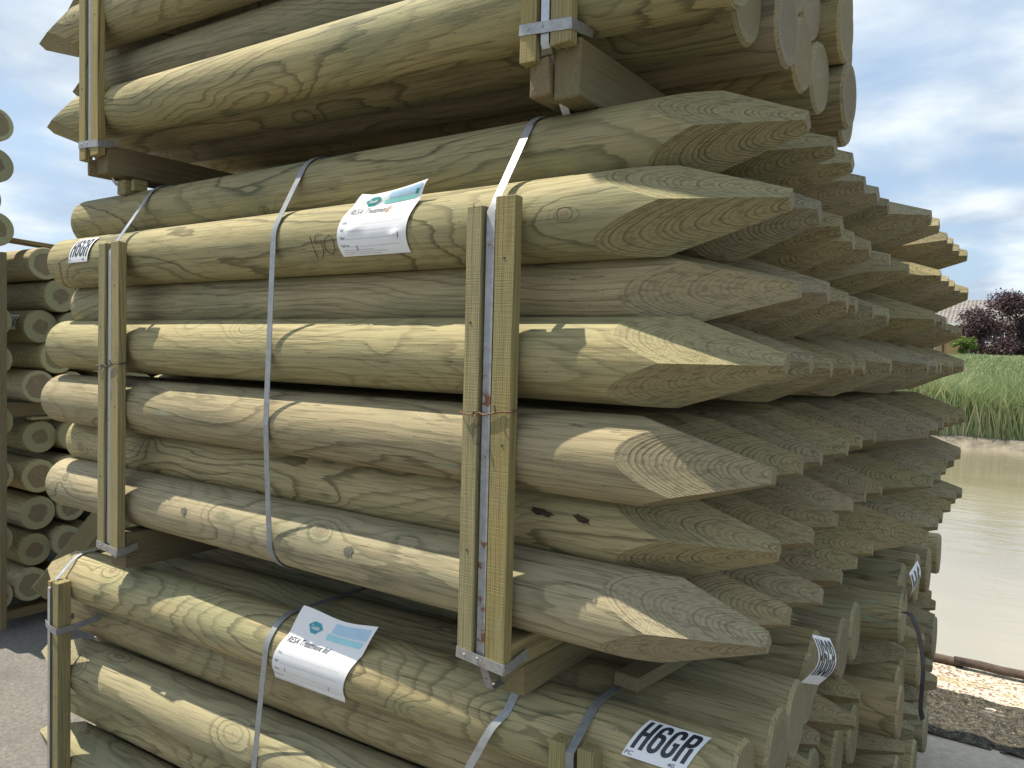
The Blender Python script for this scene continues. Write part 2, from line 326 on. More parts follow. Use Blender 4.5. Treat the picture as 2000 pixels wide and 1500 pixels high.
def place_post(me, end, left, rz, roll, name, label, group, cat='fence post', tilt=0.0):
    """end: the world point of the right-hand end; left=True makes the cut point look left."""
    o = bpy.data.objects.new(name, me); COL.objects.link(o)
    L = max(v.co.x for v in me.vertices) if not hasattr(place_post, 'c') or me.name not in place_post.c else place_post.c[me.name]
    place_post.c = getattr(place_post, 'c', {}); place_post.c[me.name] = L
    d = Vector((math.cos(rz), math.sin(rz), 0))
    if left: o.location = end; o.rotation_euler = (roll, -tilt, rz+math.pi)
    else: o.location = Vector(end)-d*L; o.rotation_euler = (roll, 0, rz)
    return tag(o, label, cat, group)

ORD = ['first', 'second', 'third', 'fourth', 'fifth', 'sixth', 'seventh', 'eighth']
circles = {}                 # pack -> [(y, z, r)] for the straps
def row(pack, rowname, y0, z, n, step, tips, left=False, yaw=0.0, rolls=None, xdef=-0.37, flat=False, look=None, r=0.081, pre='', sel=0, ragged=(), tilt=0.0, meshes=None):
    rg = random.Random(hash((len(pack), len(rowname), n, round(z*1000))) & 0xffff)
    for i in range(n):
        Y = y0+step*i+rg.uniform(-0.004, 0.004)*(i > 0); zz = z+rg.uniform(-0.004, 0.004)*(i > 0)
        X = xdef+rg.uniform(-0.03, 0.03)
        if tips and i < len(tips) and tips[i]: p = on_y(tips[i][0], tips[i][1], Y); X = p.x
        roll = (rolls[i] if rolls and i < len(rolls) else rg.choice([45, 45, 30, 60, 0, 20, 75])+rg.uniform(-9, 9))
        ml = meshes or (FLAT if flat else (RAGGED if i in ragged else POINTED)); me = ml[(sel+i*3+rg.randrange(2)) % len(ml)]
        if i == 0 and pack == 'middle front pack': me = FIRSTS[sel]
        kind = 'round_post' if flat else 'pointed_post'
        where = 'front' if i == 0 else ORD[i]+' from the front'
        adj = (look or {}).get(i, 'flat-ended round' if flat else ('round, left-pointing' if left else 'sharpened round'))
        lab = f"{adj} post, {where if i else 'at the front'}, {rowname} of {pack}"
        place_post(me, (X, Y, zz), left, yaw, R(roll), kind, lab, tilt=tilt, group= f"posts in the {pack}")
        circles.setdefault(pack, []).append((Y, zz, r))

# ------------------------------------------------------------------ middle front pack (points to the right)
MF = 'middle front pack'
row(MF, 'top row', 1.375, 0.405, 6, 0.172, [(1578, 247), (1632, 289), (1666, 318), (1690, 350), (1715, 381), (1735, 405)], rolls=[42, 47, 50, 40, 45, 38], sel=0)
row(MF, 'second row', 1.300, 0.262, 6, 0.172, [(1546, 405), (1602, 432), (1645, 448), (1668, 470), (1700, 489), (1738, 515)], rolls=[44, 40, 48, 45, 50, 10], look={0: 'labelled sharpened'}, sel=1)
row(MF, 'third row', 1.375, 0.123, 6, 0.172, [(1562, 556), (1618, 583), (1655, 590), (1672, 602), (1706, 609), (1734, 625)], rolls=[8, 40, 45, 42, 12, 45], sel=2)
row(MF, 'fourth row', 1.295, -0.008, 6, 0.172, [(1536, 711), (1585, 715), (1625, 706), (1666, 711), (1688, 715), (1740, 707)], rolls=[45, 30, 50, 45, 60, 30], sel=3)
row(MF, 'fifth row', 1.285, -0.188, 6, 0.172, [(1511, 940), (1565, 905), (1606, 882), (1655, 874), (1682, 866), (1711, 849)], rolls=[-12, -20, -28, -22, -15, -30], sel=4)
row(MF, 'sixth row', 1.370, -0.332, 6, 0.172, [(1538, 1080), (1589, 1033), (1634, 1015), (1664, 993), (1690, 965), (1723, 952)], rolls=[40, -25, -20, -30, -10, -30], sel=5, look={0: 'splintered-tip'}, ragged=(0,))
row(MF, 'bottom row', 1.300, -0.473, 6, 0.172, [(1500, 1258), (1558, 1205), (1604, 1163), (1645, 1115), (1674, 1090), (1704, 1069)], rolls=[44, -20, -25, -30, -15, -25], sel=6, look={1: 'broken-tip'}, ragged=(1,))
# ------------------------------------------------------------------ middle rear pack
MR = 'middle rear pack'
row(MR, 'top row', 2.44, 0.405, 6, 0.185, [(1819, 419), (1834, 443), (1850, 459), (1861, 472), (1873, 485), (1889, 501)], rolls=[40, 45, 70, 45, 45, 45], sel=2)
row(MR, 'second row', 2.40, 0.262, 6, 0.185, [(1776, 510), (1838, 530), (1853, 549), (1864, 560), (1875, 568), (1890, 579)], rolls=[45, 45, 40, 45, 45, 45], sel=3)
row(MR, 'third row', 2.46, 0.123, 6, 0.180, [(1826, 622), (1841, 628), (1848, 633), (1860, 635), (1868, 640), (1878, 647)], rolls=[40, 35, 45, 45, 60, 45], sel=4)
row(MR, 'fourth row', 2.40, -0.008, 6, 0.185, [(1812, 718), (1830, 721), (1837, 721), (1854, 718), (1860, 715), (1882, 724)], rolls=[25, 45, 20, 40, 45, 45], sel=5)
row(MR, 'fifth row', 2.40, -0.188, 6, 0.185, [(1813, 847), (1831, 834), (1842, 824), (1854, 817), (1871, 809), (1885, 801)], rolls=[-15, -30, -20, -30, -25, -35], sel=6)
row(MR, 'sixth row', 2.45, -0.332, 6, 0.180, [(1822, 920), (1838, 912), (1848, 897), (1850, 905), (1864, 890), (1876, 881)], rolls=[-12, -30, -25, -35, 45, -30], sel=7)
row(MR, 'bottom row', 2.40, -0.473, 6, 0.185, [(1813, 1023), (1832, 1017), (1841, 998), (1857, 973), (1867, 962), (1880, 945)], rolls=[-10, -30, -30, -20, 40, -35], sel=8)
# ------------------------------------------------------------------ upper pack (points to the left, flat ends to the right)
UP = 'upper pack'
UPM = [mesh_of(post_bm(2.40+0.015*(i % 3), 0.0770+0.0006*(i % 4), True, 0.27+0.02*(i % 4), 0.014, ((i % 3-1)*0.004, 0.002), 110+i, taper=-0.13+0.04*(i % 3 == 2)), 'pointed_post', WM) for i in range(5)]
for k, (rn, nn) in enumerate((('lowest row', 7), ('second-lowest row', 7), ('third-lowest row', 7), ('fourth-lowest row', 7), ('fifth-lowest row', 7), ('uppermost row', 7))):
    row(UP, rn, 1.334+(0.085 if k % 2 else 0.0), 0.691+0.146*k, nn-(k % 2), 0.166, None, left=True, xdef=-0.495, yaw=R(0.5), tilt=R(1.2), meshes=UPM, r=0.086, sel=k, rolls=[38] if k % 2 == 0 else None)
# added stakes out of view above the upper pack, to shade the points below
for k in range(12):
    i, j = k % 6, k//6
    me = FLAT[k % 4]
    o = bpy.data.objects.new('shade_stake', me); COL.objects.link(o); o.scale = (0.5, 0.95, 0.95)
    o.location = (-1.40+0.01*(k % 3), 1.105+0.163*i+0.08*j, 1.755+0.142*j); o.rotation_euler = (k*1.1, 0, 0)
    tag(o, 'added unseen stake above the upper pack, there to shade the points below', 'stake', 'added stakes shading the points')
for x in (-1.2, -0.45):  # bearers added only to carry the unseen shading stakes
    o = link_bm('bearer', box_bm(x-0.04, x+0.04, 1.06, 2.0, 1.575, 1.672), M['old_timber']); tag(o, 'added bearer under the unseen shading stakes', 'timber bearer', 'bearers between the packs')
# ------------------------------------------------------------------ lower front pack
LF = 'lower front pack'; YAW = R(2.3)
def low_rows(pack, y0, xr, n, names, toffs, prefix=0):
    for k, rn in enumerate(names):
        row(pack, rn, y0+(0.085 if k % 2 else 0.0), -0.762-0.149*k, n-(k % 2)*1, 0.166 if y0 < 2 else 0.158, None, left=(k % 2 == 0), yaw=YAW,
            xdef=xr+(0.02 if k % 2 == 0 else toffs), sel=k+prefix, r=0.081)
LN = ['top row', 'second row', 'third row', 'fourth row', 'bottom row']
low_rows(LF, 1.36, -0.455, 7, LN, 0.05)
LR = 'lower rear pack'
low_rows(LR, 2.60, -0.385, 7, LN, 0.04, 3)

# ------------------------------------------------------------------ far-left stack: butt ends face the camera
FM = [M['far_post'], M['cut'], M['end_dark']]
FAR = [mesh_of(post_bm(2.4, 0.088+0.0015*i, False, seed=80+i, segs=40, nx=16, chamfer=0.004), 'round_post', FM) for i in range(4)]
far_list = [(89, 515, 'topmost'), (119, 578, 'second down'), (80, 638, 'third down, tagged,'), (113, 697, 'fourth down'), (76, 755, 'fifth down, star-cracked,'),
            (78, 853, 'first below the timber bearer'), (77, 930, 'second below the timber bearer'), (74, 1002, 'small-hearted, third below the timber bearer'), (68, 1074, 'cross-hearted, fourth below the timber bearer'), (62, 1142, 'lowest')]
far2 = [(150, 515, 'topmost'), (175, 584, 'second down'), (144, 638, 'third down'), (139, 754, 'fourth down'), (144, 850, 'first below the timber bearer'),
        (136, 918, 'second below the timber bearer'), (139, 989, 'third below the timber bearer'), (133, 1057, 'fourth below the timber bearer'), (130, 1142, 'lowest')]
far3 = [(181, 848, 'upper'), (181, 1052, 'lower'), (196, 700, 'middle'), (198, 930, 'next-lower')]+[(215+(q % 2)*25, 520+q*72, ORD[q]+'-highest deep') for q in range(8)]
far4 = [(None, (-4.5, 2.50+0.18*c, 0.42-0.172*q), 'deep') for c in range(4) for q in range(11)]
k = 0
for lst, cn in ((far_list, 'near column'), (far2, 'inner column'), (far3, 'hindmost column')):
    for x, y, w in lst:
        p = on_x(x, y, -4.5+0.02*math.sin(k*2.3)); r0 = 1.0 if cn == 'near column' else 0.93
        o = bpy.data.objects.new('round_post', FAR[k % 4]); COL.objects.link(o); o.location = p; o.rotation_euler = (k*1.3, 0, math.pi+R(1.0*math.sin(k))); o.scale = (1, r0, r0)
        tag(o, f"flat round post, {w} in the {cn} of the far-left stack", 'fence post', 'posts in the far-left stack'); k += 1
for _, p, w in far4:
    o = bpy.data.objects.new('round_post', FAR[k % 4]); COL.objects.link(o); o.location = (p[0], p[1]+(0.05 if int(round(-p[2]*100)) % 2 else 0), p[2]); o.rotation_euler = (k*1.3, 0, math.pi)
    tag(o, 'post deep in the far-left stack, glimpsed through the gaps between nearer posts', 'fence post', 'posts deep in the far-left stack'); k += 1
for x, y, w in ((-34, 386, 'barely showing, between second and third'), (-36, 535, 'barely showing, between third and fourth'), (-8, 242, 'topmost'), (-8, 322, 'second'), (-8, 447, 'third'), (-10, 626, 'fourth'), (-10, 703, 'fifth'), (-9, 825, 'sixth'), (-9, 930, 'seventh'), (-8, 1057, 'eighth'), (-9, 1168, 'ninth')):
    p = on_x(x, y, -4.45)
    o = bpy.data.objects.new('round_post', FAR[k % 4]); COL.objects.link(o); o.location = p; o.rotation_euler = (k*1.7, 0, math.pi); o.scale = (1, .95, .95)
    tag(o, f"round post cut off by the left picture edge, {w} from the top", 'fence post', 'posts at the left picture edge'); k += 1

# ------------------------------------------------------------------ sawn timber
def timber_bm(L, w, h, seed=0, rough_end=0.0, bev=0.0015):
    """board along +x from 0 to L, section w (y) by h (z), slightly uneven"""
    bm = bmesh.new(); n = max(4, int(L/0.08)); rr = random.Random(seed); rings = []
    for i in range(n+1):
        x = L*i/n; ring = []
        for (a, b) in ((-1, -1), (1, -1), (1, 1), (-1, 1)):
            e = 0.0009
            dx = rr.uniform(-rough_end, rough_end) if i in (0, n) else 0
            ring.append(bm.verts.new((x+dx, a*w/2+e*noise.noise(Vector((x*4, a, b+seed))), b*h/2+e*noise.noise(Vector((x*4, a+7, b+seed))))))
        rings.append(ring)
    for A, B in zip(rings, rings[1:]):
        for j in range(4): bm.faces.new((A[j], B[j], B[(j+1) % 4], A[(j+1) % 4]))
    bm.faces.new(rings[0][::-1]); bm.faces.new(rings[-1])
    bmesh.ops.recalc_face_normals(bm, faces=bm.faces[:])
    ed = [e for e in bm.edges if e.calc_face_angle(0) > R(60)]
    bmesh.ops.bevel(bm, geom=ed, offset=bev, segments=1, affect='EDGES')
    return bm
UPR = (0, -math.pi/2, 0)     # local x points up
def ribbon_bm(pts, width, th, wdir=Vector((1, 0, 0)), twist=None):
    """flat band along pts; wdir is the width direction"""
    bm = bmesh.new(); rings = []; n = len(pts)
    for i, p in enumerate(pts):
        p = Vector(p); t = (Vector(pts[min(i+1, n-1)])-Vector(pts[max(i-1, 0)])).normalized()
        w = Vector(twist[i]) if twist else Vector(wdir); w = (w-w.dot(t)*t).normalized(); nn = t.cross(w).normalized()
        rings.append([bm.verts.new(p+w*a*width/2+nn*b*th/2) for a, b in ((-1, -1), (1, -1), (1, 1), (-1, 1))])
    for A, B in zip(rings, rings[1:]):
        for j in range(4):
            f = bm.faces.new((A[j], B[j], B[(j+1) % 4], A[(j+1) % 4])); f.smooth = (j in (0, 2))
    bm.faces.new(rings[0][::-1]); bm.faces.new(rings[-1])
    bmesh.ops.recalc_face_normals(bm, faces=bm.faces[:])
    for e in bm.edges:
        if e.calc_face_angle(0) > R(40): e.smooth = False
    return bm
def tube_bm(pts, r, seg=8, bm=None):
    bm = bm or bmesh.new(); rings = []; n = len(pts)
    for i, p in enumerate(pts):
        p = Vector(p); t = (Vector(pts[min(i+1, n-1)])-Vector(pts[max(i-1, 0)])).normalized()
        a = t.orthogonal().normalized() if i == 0 else (a-a.dot(t)*t).normalized(); b = t.cross(a)
        rings.append([bm.verts.new(p+a*r*math.cos(q*2*math.pi/seg)+b*r*math.sin(q*2*math.pi/seg)) for q in range(seg)])
    for A, B in zip(rings, rings[1:]):
        for j in range(seg): f = bm.faces.new((A[j], B[j], B[(j+1) % seg], A[(j+1) % seg])); f.smooth = True
    bm.faces.new(rings[0][::-1]); bm.faces.new(rings[-1]); return bm
def catmull(pts, n=8):
    P = [Vector(p) for p in pts]; P = [P[0]*2-P[1]]+P+[P[-1]*2-P[-2]]; out = []
    for i in range(1, len(P)-2):
        for k in range(n):
            t = k/n; a, b, c, d = P[i-1], P[i], P[i+1], P[i+2]
            out.append(0.5*((2*b)+(c-a)*t+(2*a-5*b+4*c-d)*t*t+(3*b-a-3*c+d)*t**3))
    out.append(P[-2]); return out
def hull2(pts):
    pts = sorted(set((round(a, 5), round(b, 5)) for a, b in pts))
    def half(ps):
        h = []
        for p in ps:
            while len(h) > 1 and (h[-1][0]-h[-2][0])*(p[1]-h[-2][1])-(h[-1][1]-h[-2][1])*(p[0]-h[-2][0]) <= 0: h.pop()
            h.append(p)
        return h
    a = half(pts); b = half(pts[::-1]); return a[:-1]+b[:-1]
def strap_loop(name, x, cs, extra, width, th, mat, label, group, yaw=0.0, xr=0.0, shift=None):
    """band tensioned round a pack: the convex hull of its section. cs circles; extra points (y,z); yaw turns about the right end xr"""
    dy = math.tan(yaw)*(x-xr)
    pts = [(y+dy+(r+0.0045)*math.cos(a*math.pi/18), z+(r+0.0045)*math.sin(a*math.pi/18)) for y, z, r in cs for a in range(36)]+[(y, z) for y, z in extra]
    h = hull2(pts); P = []
    for i, (a, b) in enumerate(h):
        c, d = h[(i+1) % len(h)]; q = max(1, int(math.hypot(c-a, d-b)/0.05))
        for k in range(q): P.append((a+(c-a)*k/q, b+(d-b)*k/q))
    P.append(P[0])
    pts3 = [Vector((x+(shift(a, b) if shift else 0), a, b)) for a, b in P]
    o = link_bm(name, ribbon_bm(pts3, width, th), mat); return tag(o, label, 'strap', group)

def batten_post(x, yb, z0, z1, label, strap_mat, pieces=((-0.0385, 0.037), (0.034, 0.045)), th=0.024, lean=0.0, wire=None, wiremat=None, band=True, bandside=0.065, seed=0, gap_centre=True, zt=(0, 0), bandz=0.012, yaw=0.0, offs=(0, 0)):
    """upright made of two sawn battens nailed either side of a thin backing batten; yb = back plane (touching posts)"""
    root = empty('upright_batten', (x, yb-th/2, z0), yaw); root.rotation_euler.y = lean
    tag(root, label, 'batten', 'upright battens holding the packs')
    for k, (cx, w) in enumerate(pieces):
        o = link_bm('batten', timber_bm(z1-z0+zt[k]-offs[k], w, th, seed+k, 0.002), M['batten'], root, (cx, 0, offs[k]), (0, -math.pi/2, 0))
        o.rotation_euler = Matrix(((0, 1, 0), (0, 0, 1), (1, 0, 0))).to_euler()   # local x up, local y across, local z to the pack
    if gap_centre:
        o = link_bm('backing_strip', timber_bm(z1-z0-0.05, 0.026, 0.010, seed+5, 0.002), M['old_timber'], root, (-0.0045, th/2-0.0065, 0.01)); o.rotation_euler = Matrix(((0, 1, 0), (0, 0, 1), (1, 0, 0))).to_euler()
    xl = pieces[0][0]-pieces[0][1]/2; xr = pieces[-1][0]+pieces[-1][1]/2
    if band:
        f = -th/2-0.0012; zb = bandz
        pts = [(xl-0.001, f+0.01, zb+0.004), (xl-0.0005, f, zb+0.004), (xr, f, zb-0.006), (xr+0.0015, f+0.0015, zb-0.006), (xr+0.0015, f+0.03, zb-0.004), (xr+0.0015, bandside*0.6, zb), (xr+0.0015, bandside, zb+0.004)]
        dense = []
        for a, b in zip(pts, pts[1:]):
            m = 4 if (Vector(b)-Vector(a)).length > 0.02 else 1
            for q in range(m): dense.append(Vector(a).lerp(Vector(b), q/m))
        dense.append(Vector(pts[-1]))
        bd = link_bm('fixing_band', ribbon_bm(dense, 0.021, 0.0014, Vector((0, 0, 1))), M['plate'], root)
        for nx_ in (xl+0.02, xl+0.052):
            b2 = bmesh.new(); bmesh.ops.create_uvsphere(b2, u_segments=10, v_segments=6, radius=0.0035); bmesh.ops.scale(b2, vec=(1, 0.5, 1), verts=b2.verts)
            link_bm('nail_head', b2, M['plate'], bd, (nx_, f-0.001, zb+0.002))
    for q, (nx_, nz_) in enumerate(((pieces[0][0], 0.22), (pieces[1][0]+0.006, 0.43), (pieces[0][0]-0.004, 0.66), (pieces[1][0], 0.78))):
        if nz_ < z1-z0-0.05:
            b2 = bmesh.new(); bmesh.ops.create_uvsphere(b2, u_segments=8, v_segments=6, radius=0.0026); bmesh.ops.scale(b2, vec=(1, 0.4, 1), verts=b2.verts)
            link_bm('nail_head', b2, M['wire_dark'], root, (nx_, -th/2-0.0003, nz_))
    rr = random.Random(seed+90); b2 = bmesh.new()
    for q in range(26):
        pc_ = pieces[q % 2]; low = q > 15; p = Vector((pc_[0]+rr.uniform(-0.5, 0.5)*pc_[1], rr.uniform(-0.5, 0.5)*th, (0.0 if low else z1-z0+zt[q % 2]-0.002)+(offs[q % 2] if low else 0)))
        w = 0.0009; hh = rr.uniform(0.004, 0.011)*(-1 if low else 1)
        b_ = [b2.verts.new(p+Vector((w*math.cos(c), w*math.sin(c), 0))) for c in (0, 2.1, 4.2)]; t_ = b2.verts.new(p+Vector((rr.uniform(-.004, .004), rr.uniform(-.003, .003), hh)))
        for i in range(3): b2.faces.new((b_[i], b_[(i+1) % 3], t_))
    link_bm('torn_fibres', b2, M['batten'], root)['kind'] = 'stuff'
    if wire is not None:
        f = -th/2-0.0016; zw = wire-z0
        pts = [(xl-0.004, th/2+0.01, zw+0.004), (xl-0.003, f, zw), (xl+0.02, f-0.002, zw-0.004), (xl+0.04, f-0.001, zw+0.001), (0.0, f-0.002, zw-0.002), (xr-0.02, f-0.001, zw+0.006), (xr+0.001, f, zw+0.007), (xr+0.004, th/2, zw+0.009), (xr+0.012, th/2+0.02, zw+0.008)]
        b2 = tube_bm(catmull(pts, 6), 0.0016, 6)
        ctr = Vector((xl+0.035, f-0.004, zw-0.001))
        tube_bm([ctr+Vector((0.006*math.cos(a), 0.0015*math.sin(3*a), 0.005*math.sin(a))) for a in [q*0.5 for q in range(14)]], 0.0015, 6, b2)
        tube_bm(catmull([ctr, ctr+Vector((0.004, -0.004, -0.008)), ctr+Vector((0.001, -0.006, -0.016))], 4), 0.0014, 6, b2)
        tube_bm(catmull([(xl+0.08, f, zw+0.004), (xl+0.084, f-0.006, zw+0.010), (xl+0.083, f-0.008, zw+0.018)], 4), 0.0014, 6, b2)
        link_bm('tie_wire', b2, wiremat or M['wire'], root)
    return root
batten_post(-0.884, 1.203, -0.602, 0.292, 'wide upright batten pair with rusty strap in its groove, across the middle of the picture', None, wire=-0.115, wiremat=M['wire'], zt=(-0.012, 0.0), seed=1, offs=(0.006, 0))
batten_post(-2.262, 1.203, -0.612, 0.292, 'slim upright batten pair with dark tie wire, left end of the middle front pack', None, wire=-0.065, wiremat=M['wire_dark'], bandside=0.05, seed=4, offs=(0.0, 0.004))
batten_post(-0.812, 1.262, 0.555, 1.75, 'upright batten pair with riveted silver band, hanging at the top centre of the picture', None, bandz=0.058, seed=7, offs=(0.0, 0.02))
batten_post(-2.475, 1.250, 0.568, 1.75, 'upright batten pair against the sky, top left of the picture', None, bandz=0.045, bandside=0.04, seed=10, lean=R(-0.5), offs=(0, 0.006))
batten_post(-2.535, 1.193, -1.54, -0.748, 'short upright batten with strap round it, bottom left of the picture', None, pieces=((-0.022, 0.018), (0.014, 0.034)), th=0.040, band=False, seed=13, gap_centre=False, yaw=YAW)
batten_post(-0.705, 1.262, -1.54, -0.722, 'short upright batten pair with sawdusty top, bottom edge of the picture beside the H6GR tag', None, pieces=((-0.030, 0.034), (0.029, 0.032)), th=0.036, band=False, seed=16, gap_centre=False, yaw=YAW)

# ------------------------------------------------------------------ straps
cMF = circles[MF]; cLF = circles[LF]; cUP = circles[UP]
strap_loop('steel_strap', -1.565, cMF, [], 0.019, 0.0014, M['strap_grey'], 'plain grey strap down the middle front pack, left of the paper label', 'straps round the packs')
strap_loop('steel_strap', -0.888, cMF, [(1.186, 0.268), (1.186, -0.59), (1.22, -0.66), (2.35, -0.66)], 0.019, 0.0012, M['strap_rusty'], 'rust-stained steel strap in the groove of the wide middle batten', 'straps round the packs')
strap_loop('steel_strap', -2.266, cMF, [(1.186, 0.268), (1.186, -0.60), (1.22, -0.66), (2.35, -0.66)], 0.017, 0.0012, M['strap'], 'shiny steel strap in the groove of the left middle batten', 'straps round the packs')
strap_loop('steel_strap', -0.816, cUP, [(1.245, 1.7), (1.245, 0.585), (1.33, 0.475), (2.5, 0.475)], 0.018, 0.0012, M['strap'], 'steel strap down the batten at the top centre, curling under the bearer', 'straps round the packs')
strap_loop('steel_strap', -2.482, cUP, [(1.233, 1.7), (1.233, 0.60), (1.32, 0.505), (2.5, 0.505)], 0.017, 0.0012, M['strap'], 'steel strap down the batten at the top left', 'straps round the packs')
strap_loop('steel_strap', -1.585, cLF, [], 0.019, 0.0014, M['strap_grey'], 'dark grey strap down the lower front pack, left of its paper label', 'straps round the packs', YAW, -0.46, shift=lambda a, b: 0.13*(b+0.70))
strap_loop('steel_strap', -2.553, [(y, z, r) for y, z, r in cLF], [(1.150, -0.77), (1.150, -1.53)], 0.015, 0.0012, M['strap'], 'bright steel strap over the bottom-left batten', 'straps round the packs', YAW, -0.46)
strap_loop('steel_strap', -0.708, cLF, [(1.228, -0.735), (1.228, -1.53)], 0.018, 0.0012, M['strap_grey'], 'dark steel strap over the bottom-edge batten, left of the H6GR tag', 'straps round the packs', YAW, -0.46,
           shift=lambda a, b: 0.0)
strap_loop('steel_strap', -1.50, circles[MR], [], 0.019, 0.0014, M['strap_grey'], 'grey strap round the middle rear pack, mostly hidden', 'straps round the packs')
# loose twisted strap
pl = [on_z(1150, 1250, -0.655), on_z(1110, 1265, -0.66), on_z(1065, 1300, -0.668), on_y(1020, 1332, 1.305), on_y(1003, 1362, 1.285), on_y(988, 1392, 1.268), on_y(958, 1425, 1.25), on_y(930, 1475, 1.245), on_y(912, 1510, 1.243), on_y(900, 1580, 1.243)]
pc = catmull(pl, 6); nP = len(pc); tw = []
for i in range(nP):
    a = i/(nP-1); an = -0.2+0.55*max(0, min(1, (a-0.30)/0.35)); tw.append((math.cos(an)*1.0, 0.25-math.sin(an)*0.9, 0.15+0.3*math.sin(an)))
tag(link_bm('steel_strap', ribbon_bm(pc, 0.018, 0.0013, twist=tw), M['strap_grey']), 'loose twisted grey strap hanging over the top post of the lower front pack', 'strap', 'straps round the packs')
# band tied round the bottom-left batten
b0 = [(-2.572, 1.235, -0.885), (-2.575, 1.150, -0.885), (-2.54, 1.146, -0.893), (-2.499, 1.147, -0.898), (-2.501, 1.21, -0.895), (-2.50, 1.30, -0.882), (-2.50, 1.37, -0.87)]
tag(link_bm('steel_strap', ribbon_bm([Vector(a).lerp(Vector(b), q/3) for a, b in zip(b0, b0[1:]) for q in range(3)], 0.020, 0.0014, Vector((0, 0, 1))), M['strap_grey']), 'short grey band wrapped across the bottom-left batten and back between posts', 'strap', 'straps round the packs')
# black strap bowed off the end of the lower rear pack
cb = [on_x(1765, 1195, -0.33), on_x(1782, 1205, -0.30), on_x(1797, 1250, -0.28), on_x(1803, 1310, -0.27), on_x(1798, 1380, -0.28), on_x(1802, 1405, -0.28)]
tag(link_bm('plastic_strap', ribbon_bm(catmull(cb, 8), 0.015, 0.0016, Vector((0.5, 0.85, 0))), M['strap_black']), 'black strap bowed out from the lower rear pack beside the water', 'strap')

# ------------------------------------------------------------------ bearers under the packs
def bearer(x, y0, y1, z0, z1, w, label, mat, seed, extra=(), yaw=0, rough=0.004):
    root = empty('bearer', (x, y0, z0)); tag(root, label, 'timber bearer', 'bearers between the packs')
    o = link_bm('beam', timber_bm(y1-y0, w, z1-z0, seed, rough, 0.003), M[mat], root, (0, 0, (z1-z0)/2), (0, 0, math.pi/2))
    for k, (ex, ey, ez, ew, eh, el, em, nm) in enumerate(extra):
        link_bm(nm, timber_bm(el, ew, eh, seed+20+k, rough*1.5, 0.003), M[em], root, (ex, ey, ez), (0, 0, math.pi/2))
    return root
bearer(-0.778, 1.265, 2.75, 0.482, 0.592, 0.058, 'thick brown bearer under the upper pack, top centre, with a shorter dark block beside it', 'old_timber', 3,
       ((-0.056, -0.012, 0.046, 0.048, 0.070, 0.80, 'old_timber', 'side_timber'), (-0.130, 0.16, 0.010, 0.030, 0.022, 0.5, 'batten', 'packing_lath')))
bearer(-2.458, 1.253, 2.8, 0.525, 0.612, 0.075, 'brown bearer under the left end of the upper pack', 'old_timber', 5,
       ((-0.035, -0.02, 0.02, 0.02, 0.05, 0.7, 'old_timber', 'side_timber'), (0.03, 0.05, -0.035, 0.035, 0.045, 0.05, 'batten', 'packing_block'), (0.075, 0.06, -0.03, 0.022, 0.035, 0.05, 'batten', 'packing_block')))
bearer(-0.8745, 1.206, 2.36, -0.612, -0.556, 0.085, 'yellowish bearer under the middle front pack, behind the wide batten', 'batten', 7, ((0.012, 0.05, -0.033, 0.06, 0.062, 1.1, 'old_timber', 'packing_lath'),))
bearer(-2.250, 1.206, 2.36, -0.660, -0.556, 0.075, 'dark bearer under the left end of the middle front pack', 'old_timber', 9)
bearer(-0.80, 2.42, 3.45, -0.666, -0.556, 0.085, 'hidden bearer under the middle rear pack, right', 'old_timber', 12)
bearer(-2.25, 2.42, 3.45, -0.666, -0.556, 0.085, 'hidden bearer under the middle rear pack, left', 'old_timber', 13)
for x, s in ((-0.80, 'right'), (-2.45, 'left')):
    bearer(x, 1.28, 2.55, -1.558, -1.462, 0.09, f'ground bearer under the lower front pack, {s}', 'old_timber', 14)
    bearer(x+0.02, 2.60, 3.75, -1.558, -1.462, 0.09, f'ground bearer under the lower rear pack, {s}', 'old_timber', 15)
o = link_bm('timber_offcut', timber_bm(0.62, 0.058, 0.028, 31, 0.004, 0.003), M['old_timber'], None, (-0.684, 1.405, -0.6555), (0, 0, R(84)))
tag(o, 'thin timber offcut lying on the lower front pack beneath the bottom point', 'timber offcut')
# far-left stack timbers
fl = on_x(5, 500, -4.43)
o = link_bm('upright_batten', timber_bm(1.95, 0.028, 0.03, 33), M['old_timber'], None, (-4.43, 1.768, -1.5)); o.rotation_euler = Matrix(((0, 1, 0), (0, 0, 1), (1, 0, 0))).to_euler()
tag(o, 'dark narrow batten standing at the left picture edge', 'batten')
for k, (za, lab) in enumerate(((-0.37, 'timber bearer halfway up the far-left stack'), (-1.475, 'timber bearer at the foot of the far-left stack'))):
    o = link_bm('bearer', timber_bm(1.3, 0.09, 0.075 if k == 0 else 0.05, 35+k, 0.004, 0.003), M['old_timber'], None, (-4.60, 1.80, za), (0, 0, math.pi/2))
    tag(o, lab, 'timber bearer', 'bearers between the packs')
o = link_bm('bearer', timber_bm(1.2, 0.05, 0.014, 37, 0.004, 0.002), M['batten'], None, (-4.52, 1.93, -0.416), (0, 0, math.pi/2)); tag(o, 'thin lath under the middle bearer of the far-left stack', 'lath')
o = link_bm('plank', timber_bm(0.95, 0.10, 0.022, 38, 0.006, 0.002), M['old_timber'], None, (-4.70, 1.80, 0.552), (0, R(4.5), R(76))); tag(o, 'weathered plank lying on top of the far-left stack', 'plank')
pa = on_x(78, 1158, -4.12); pb = on_x(214, 985, -4.38)
dv = (pb-pa); o = link_bm('plank', timber_bm(dv.length, 0.095, 0.03, 39, 0.005, 0.003), M['old_timber'], None, pa)
xa = dv.normalized(); za = Vector((1, -0.35, 0.0)); za = (za-za.dot(xa)*xa).normalized(); ya = za.cross(xa)
